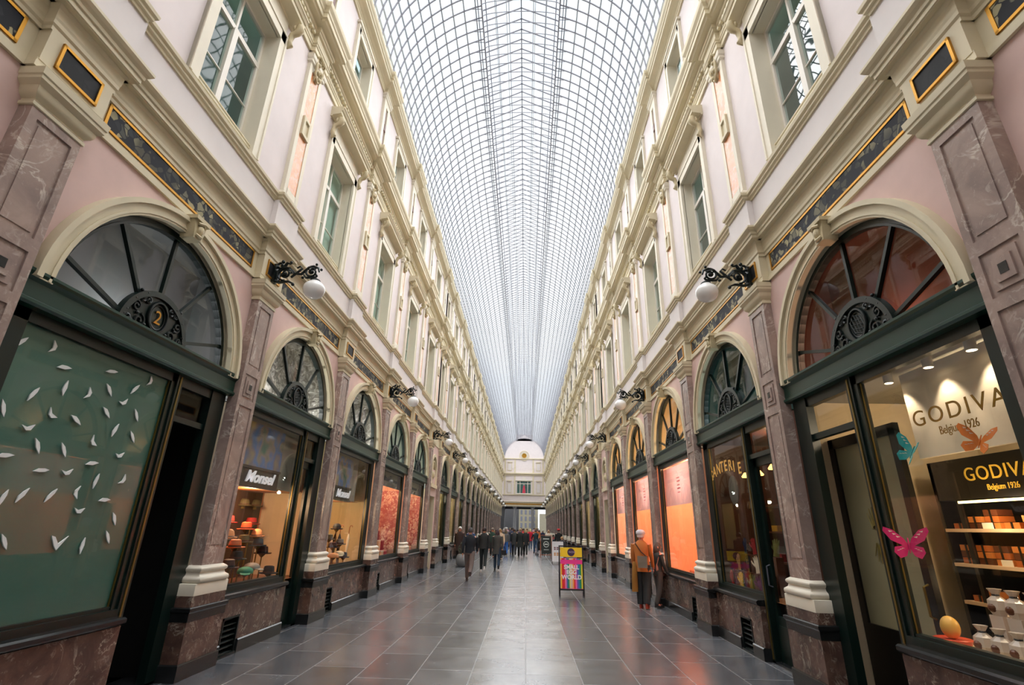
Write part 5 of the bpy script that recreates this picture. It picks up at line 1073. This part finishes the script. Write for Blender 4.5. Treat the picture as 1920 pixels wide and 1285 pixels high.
PPL = [
 (-1.63, 18.9, 0, 'person in a black sweater and grey-brown trousers walking away, nearest walker', (24, 32, 40), (104, 92, 88), (52, 44, 42), (62, 60, 60), 1.78, 24, .92, dict(arms=(-22, 18), elbow=28, hat=None)),
 (-1.45, 22.9, 0, 'person in a dark jacket and white sneakers walking beside the woman in grey', (42, 44, 44), (28, 36, 38), (224, 224, 222), (46, 34, 30), 1.76, 14, .90, {}),
 (-.92, 23.8, 0, 'person in a long charcoal coat with a small dark handbag, walking away', (72, 72, 68), (34, 52, 70), (40, 38, 38), (56, 40, 48), 1.68, 12, .68, dict(haircut='long')),
 (-2.95, 26.6, pi, 'person with white hair in a dark brown coat standing near the left wall', (58, 40, 36), (44, 38, 36), (30, 28, 28), (222, 218, 214), 1.76, 4, .62, dict(skin=1)),
 (-2.75, 30.0, 0, 'person in a bright blue jacket near the left wall', (36, 66, 116), (42, 46, 54), (30, 30, 30), (90, 66, 44), 1.70, 10, .88, {}),
 (-1.15, 31.5, pi, 'person in a beige coat walking toward the camera behind the charcoal coat', (206, 176, 150), (60, 60, 60), (40, 36, 34), (170, 130, 80), 1.70, 14, .74, dict(haircut='long')),
 (-1.75, 33.5, pi, 'person in a dark green jacket coming closer with a pink face', (36, 64, 56), (50, 50, 52), (30, 30, 30), (120, 110, 104), 1.72, 12, .88, dict(skin=1)),
 (-.98, 35.8, 0, 'person in a grey jacket and bright blue jeans walking away', (92, 92, 96), (36, 92, 168), (60, 54, 50), (88, 72, 52), 1.62, 10, .92, dict(haircut='long')),
 (-.62, 38.5, 0, 'person in a dark navy coat beside the one in blue jeans', (54, 60, 84), (66, 84, 124), (40, 38, 38), (60, 52, 48), 1.80, 10, .84, {}),
 (-.42, 35.9, 0, 'person in a charcoal coat with a light stripe on the back', (52, 54, 58), (36, 36, 38), (26, 26, 26), (70, 50, 44), 1.70, 12, .72, {}),
 (.0, 34.4, 0, 'person in a wide black coat at the centre of the crowd, walking away', (30, 34, 36), (26, 26, 28), (20, 20, 20), (150, 128, 96), 1.76, 16, .62, dict(hemw=1.25)),
 (.33, 36.2, 0, 'person in a black coat with a dark handbag right of the central one', (34, 36, 40), (24, 24, 26), (20, 20, 20), (160, 140, 110), 1.72, 14, .68, dict(haircut='long', hemw=1.1)),
 (.18, 41.0, pi, 'person in a bright red jacket half hidden behind the black coats', (206, 46, 40), (50, 50, 60), (30, 30, 30), (60, 50, 44), 1.74, 10, .88, {}),
 (.76, 47.5, 0, 'person in a long crimson coat and dark leggings, alone right of centre', (206, 32, 58), (44, 66, 96), (30, 30, 30), (216, 196, 140), 1.72, 6, .70, dict(haircut='long')),
 (1.12, 41.0, .3, 'person in a dark teal jacket bending over the pushchair', (36, 60, 66), (66, 96, 130), (40, 40, 40), (84, 64, 48), 1.66, 12, .90, dict(arms=(40, 45))),
 (2.0, 38.6, pi, 'person in a cream fluffy coat behind the wooden chalkboard', (222, 208, 192), (120, 96, 84), (60, 50, 46), (190, 150, 110), 1.66, 3, .75, dict(haircut='long', hemw=1.2)),
 (2.65, 37.4, 0, 'person in black with a red cap near the cafe tables', (30, 34, 34), (150, 40, 44), (30, 30, 30), (60, 50, 46), 1.74, 3, .84, dict(hat=(196, 44, 48))),
]
for a in PPL:
    x, y, rz, lab, tp, bt, sh, hr, H, stv, hem, kw = a; person(x, y, rz, lab, tp, bt, sh, hr, H, stv, hem, **kw)
e = empty('handbag', (-.62, 23.75, .62), label='small dark handbag held by the walker in the long charcoal coat', cat='bag'); m = MB(); m.box(-.10, .10, -.06, .06, 0, .2); m.build('pouch', hc['black'], e); m = MB(); m.tube([(-.08, 0, .2), (-.06, 0, .32), (.06, 0, .32), (.08, 0, .2)], .01, 5); m.build('strap', hc['black'], e)
rr = random.Random(11)
FAR = [('navy', (44, 52, 80)), ('black', (34, 34, 36)), ('scarlet', (196, 44, 44)), ('grey', (110, 110, 114)), ('tan', (176, 140, 100)), ('purple', (84, 66, 110)), ('teal', (60, 110, 112)), ('pink', (216, 160, 170)), ('orange', (210, 120, 70)), ('brown', (84, 60, 48)), ('white', (210, 208, 204)), ('olive', (96, 98, 60))]
used = set(); pts = []
for k in range(34):
    for t in range(200):
        x = rr.uniform(-2.7, 2.3); y = rr.uniform(40, 84)
        if all(abs(x-a)+abs(y-b)*.5 > .75 for a, b in pts) and not (.4 < x < 1.2 and y < 58): break
    pts.append((x, y))
for k, (x, y) in enumerate(sorted(pts, key=lambda p: p[1])):
    nm, c = FAR[(k*5) % 12]; away = rr.random() < .5; bn, bc = rr.choice([('dark trousers', (44, 44, 50)), ('blue jeans', (56, 84, 130)), ('brown trousers', (96, 76, 60))])
    sidew = 'left' if x < -.8 else 'right' if x > .8 else 'middle'
    person(x, y, 0 if away else pi, 'distant person, %s coat, %s, %s of far crowd, %s nearest' % (nm, bn, sidew, (ORD+['twenty-eighth', 'twenty-ninth', 'thirtieth', 'thirty-first', 'thirty-second', 'thirty-third', 'thirty-fourth'])[k+1]), c, bc, (34, 32, 32), rr.choice([(60, 44, 34), (150, 120, 80), (40, 34, 30), (190, 186, 180)]), rr.uniform(1.58, 1.84), rr.uniform(6, 20), rr.choice([.9, .86, .72]), haircut=rr.choice(['short', 'long']), group='distant crowd at the far end')

# ---------------------------------------------------------------- signs, pushchair, planter, cafe
def aboard(x, y, w, h, rz, framec, name, lab, lean=.14):
    e = empty(name, (x, y, 0), rz, label=lab, cat='sign'); f = framec; L = lambda z: -.02+lean*(1-z/h)*-1
    for nm, sg in (('front_frame', -1), ('rear_frame', 1)):
        m = MB(); g = lambda z, sg=sg: sg*lean*(1-z/h)
        for u in (-w/2, w/2-.03): m.add([(u, g(0)-.012, 0), (u+.03, g(0)-.012, 0), (u+.03, g(0)+.012, 0), (u, g(0)+.012, 0), (u, g(h)-.012, h), (u+.03, g(h)-.012, h), (u+.03, g(h)+.012, h), (u, g(h)+.012, h)], [(3, 2, 1, 0), (4, 5, 6, 7), (0, 1, 5, 4), (1, 2, 6, 5), (2, 3, 7, 6), (3, 0, 4, 7)])
        for z in (.15, h-.03): m.box(-w/2, w/2, g(z)-.012, g(z)+.012, z, z+.03)
        m.build(nm, f, e)
    return e, (lambda z: -lean*(1-z/h))
fr_bl = cm('black_frame', (28, 26, 28), .4)
e, g = aboard(1.62, 15.5, .70, 1.30, 0, fr_bl, 'pavement_sign', 'rainbow striped pavement sign with a yellow top on a black frame')
def panel(e, g, x0, x1, z0, z1, off, mat, name, d=.006):
    m = MB(); m.add([(x0, g(z0)-off-d, z0), (x1, g(z0)-off-d, z0), (x1, g(z1)-off-d, z1), (x0, g(z1)-off-d, z1), (x0, g(z0)-off, z0), (x1, g(z0)-off, z0), (x1, g(z1)-off, z1), (x0, g(z1)-off, z1)], [(0, 1, 2, 3), (7, 6, 5, 4), (0, 4, 5, 1), (1, 5, 6, 2), (2, 6, 7, 3), (3, 7, 4, 0)]); return m.build(name, mat, e)
TI = math.atan2(.14, 1.30)
yp = panel(e, g, -.31, .31, 1.0, 1.25, .0, cm('sunny_yellow', (244, 208, 40), .5), 'top_panel')
m = MB(); n = 24; zc = 1.125; ang = TI
m.add([(0, 0, 0)]+[(.105*cos(2*pi*k/n), .0, .105*sin(2*pi*k/n)) for k in range(n)], [(0, k+1, (k+1) % n+1) for k in range(n)]); q = m.build('round_logo', cm('plum_disc', (66, 44, 76), .5), yp, loc=(0, g(zc)-.012, zc)); q.rotation_euler = (-ang, 0, 0)
text_obj('logo_letters', 'WOW', .07, cm('lilac_print', (196, 180, 214), .5), yp, (-.072, g(zc)-.016, zc-.02), (pi/2-TI, 0, 0), .001, sx=.95)
stripes = [(250, 190, 60), (228, 40, 44), (228, 44, 60), (244, 130, 190), (80, 110, 190), (20, 150, 110), (236, 220, 140), (226, 206, 190), (244, 170, 90), (228, 48, 50), (240, 110, 180), (120, 90, 190), (40, 130, 180), (20, 150, 90), (220, 210, 60)]
bp_ = panel(e, g, -.31, .31, .19, .97, .0, cm('pink_base', (238, 60, 150), .5), 'stripe_panel')
w_ = .62/15
for k, c in enumerate(stripes): panel(bp_, g, -.31+k*w_, -.31+(k+1)*w_, .20, .80, .006, cm('stripe_%d' % k, c, .5), 'stripe', .001) if False else None
m = MB()
for k, c in enumerate(stripes):
    x0, x1 = -.31+k*w_, -.31+(k+1)*w_
    for z0, z1 in ((.20, .82), (.93, .965)): m.add([(x0, g(z0)-.008, z0), (x1, g(z0)-.008, z0), (x1, g(z1)-.008, z1), (x0, g(z1)-.008, z1)], [(0, 1, 2, 3)], k)
m.build('stripes', [cm('stripe_%d' % k, c, .5) for k, c in enumerate(stripes)], bp_, fix=False)
wl = cm('white_print', (244, 244, 244), .5)
for z, tx, sz in ((.69, 'SMALL', .145), (.565, 'EGG', .145), (.435, 'WORLD', .15)): text_obj('lettering', tx, sz, wl, bp_, (0, g(z)-.013, z), (pi/2-TI, 0, 0), .001, align='CENTER', bold=.006)
e, g = aboard(2.05, 28.9, .62, 1.12, 0, fr_bl, 'pavement_sign', 'white pavement sign with small red and yellow print behind the rainbow one', .1)
wp = panel(e, g, -.30, .30, .12, 1.11, .01, cm('white_board', (232, 230, 236), .5), 'panel')
for r, c in ((.78, (120, 60, 70)), (.70, (120, 80, 90)), (.5, (210, 140, 60)), (.42, (214, 150, 80))):
    m = MB()
    for q in range(3): m.box(-.2+q*.14, -.1+q*.14, g(r)-.022, g(r)-.017, r, r+.055)
    m.build('print', cm('print_%d' % c[1], c, .6), wp)
wood = cm('chalkboard_wood', (158, 96, 70), .6)
e, g = aboard(1.66, 34.9, .74, 1.36, .12, wood, 'chalkboard', 'wooden framed chalkboard easel with a white round emblem by the cafe', .2)
cp = panel(e, g, -.32, .32, .24, 1.30, .01, cm('chalk_black', (34, 40, 40), .7), 'board')
chalk = cm('chalk_white', (214, 222, 220), .8); tt = math.atan2(.2, 1.36)
m = MB(); 
m.arch(.13, .16, -.002, .002, 0, 0, 24, 0, 0, 2*pi); 
q = MB(lambda d, u, z: (u, d, z)); q.arch(.15, .18, -.002, .002, 0, 0, 24, 0, 0, 2*pi); q.box(-.002, .002, -.11, .11, -.03, .03); q.box(-.002, .002, -.16, .16, -.34, -.31); q.box(-.002, .002, -.2, .2, .30, .35)
o = q.build('chalk_drawing', chalk, cp, loc=(0, g(.80)-.025, .80)); o.rotation_euler = (-tt, 0, 0)
# pushchair
e = empty('pushchair', (1.35, 37.2, 0), .2, label='black pushchair with small wheels left of the chalkboard', cat='pushchair')
for a, b in ((-.22, -.3), (.22, -.3), (-.22, .28), (.22, .28)): MB(lambda d, u, z: (d, u, z)).arch(.06, .10, a-.02, a+.02, b, .10, 16, 0, 0, 2*pi).build('wheel', hc['black'], e)
m = MB(); 
for u in (-.2, .2): m.tube([(u, -.3, .1), (u, -.05, .5), (u, .15, .95), (u, .28, 1.02)], .014, 6); m.tube([(u, .28, .1), (u, -.05, .5)], .014, 6)
m.tube([(-.2, .28, 1.02), (.2, .28, 1.02)], .018, 6); m.build('frame', M['steel'], e)
m = MB(); m.add(*loft([(0, -.05, .35, .18, .16), (0, -.1, .5, .2, .24), (0, .05, .75, .2, .14), (0, .0, .92, .17, .2), (0, -.06, .98, .06, .1)], 14)); m.build('seat', hc['black'], e, smooth=60)
# round planter
e = empty('planter', (-2.62, 25.4, 0), label='round grey stone planter with a clipped green shrub left of the walkers', cat='planter')
MB().lathe([(.12, 0), (.22, .04), (.30, .18), (.32, .32), (.27, .48), (.22, .54), (.19, .53), (.001, .5)], n=24).build('pot', cm('grey_planter', (132, 134, 136), .6), e, smooth=True)
rq = random.Random(2); m = MB()
for k in range(420):
    a, b = rq.uniform(0, 2*pi), rq.uniform(0, 1); z = .52+b*.55; r = .20*math.sin(pi*min(.95, b*.8+.15))+rq.uniform(-.03, .03); c = Vector((r*cos(a), r*sin(a), z)); d = Vector((cos(a), sin(a), rq.uniform(-.2, .8))).normalized()*.06; t = Vector((-sin(a), cos(a), 0))*.018
    m.add([tuple(c), tuple(c+d*.5+t), tuple(c+d), tuple(c+d*.5-t)], [(0, 1, 2, 3)])
m.build('foliage', cm('leaf_green', (54, 84, 44), .7), e, fix=False); MB().tube([(0, 0, .48), (0, 0, .95)], .02, 6).build('stem', wood, e)
# cafe tables and chairs
def chair(x, y, rz, lab):
    e = empty('cafe_chair', (x, y, 0), rz, label=lab, cat='chair', group='cafe chairs along the right wall'); dk = cm('dark_metal', (50, 48, 48), .4)
    m = MB(); m.lathe([(.19, .44), (.2, .455), (.19, .47), (.001, .472)], n=16); m.build('seat', dk, e)
    m = MB(); m.tube([(-.17, -.16, .46), (-.17, -.22, .8), (0, -.24, .9), (.17, -.22, .8), (.17, -.16, .46)], .013, 6); m.tube([(-.08, -.19, .46), (-.08, -.235, .86)], .008, 5); m.tube([(.08, -.19, .46), (.08, -.235, .86)], .008, 5); m.build('backrest', dk, e)
    for a, b in ((-1, -1), (1, -1), (-1, 1), (1, 1)): MB().tube([(a*.14, b*.14, .45), (a*.19, b*.2, 0)], .012, 6).build('leg', dk, e)
def table(x, y, lab):
    e = empty('cafe_table', (x, y, 0), label=lab, cat='table', group='cafe tables along the right wall')
    MB().lathe([(.33, .70), (.34, .71), (.34, .73), (.001, .735)], n=24).build('tabletop', cm('table_white', (222, 220, 214), .4), e)
    MB().lathe([(.2, 0), (.2, .02), (.03, .05), (.025, .68), (.08, .70)], n=14).build('pedestal', CC['dark_metal'], e)
cm('dark_metal', (50, 48, 48), .4)
SEAT = [((60, 60, 70), (170, 130, 90)), ((200, 196, 190), (90, 70, 50)), ((40, 46, 60), (214, 206, 196)), ((150, 50, 54), (60, 44, 34)), ((90, 100, 96), (200, 180, 150))]
si = 0
for k, y in enumerate((36.3, 39.8, 43.4, 47.0, 50.6)):
    table(2.75, y, 'round white topped cafe table, %s from the camera' % ORD[k+1])
    for j, (dx, dy, rz) in enumerate(((0, -.62, 0), (0, .62, pi), (-.62, 0, -pi/2))):
        dx *= 1.2; dy *= 1.2
        if k == 0 and j == 2 or (k == 0 and j == 1): continue
        chair(2.75+dx, y+dy, rz, 'dark metal cafe chair %s the %s cafe table' % (['in front of', 'behind', 'left of'][j], ORD[k+1]))
        if j == (k % 2)*0 and k < 5:
            tp, hr = SEAT[si % 5]; o = person(2.75+dx, y+dy, rz, 'seated person in %s on the chair in front of the %s cafe table' % (['slate', 'pale cream', 'navy', 'dull red', 'grey green'][si % 5], ORD[k+1]), tp, (50, 52, 60), (30, 30, 30), hr, 1.7, 0, .9, seated=True, group='people seated at the cafe'); si += 1
    o = MB().lathe([(.03, 0), (.035, .08), (.03, .085), (.001, .01)], n=12).build('cup', cm('cup_white', (236, 234, 230), .3), loc=(2.68, y+.05, .736)); tag(o, 'white cup on the %s cafe table from the camera' % ORD[k+1], 'cup', 'cups on the cafe tables')
for o in bpy.data.objects:
    if 'group' in o and o['group'] is None: del o['group']
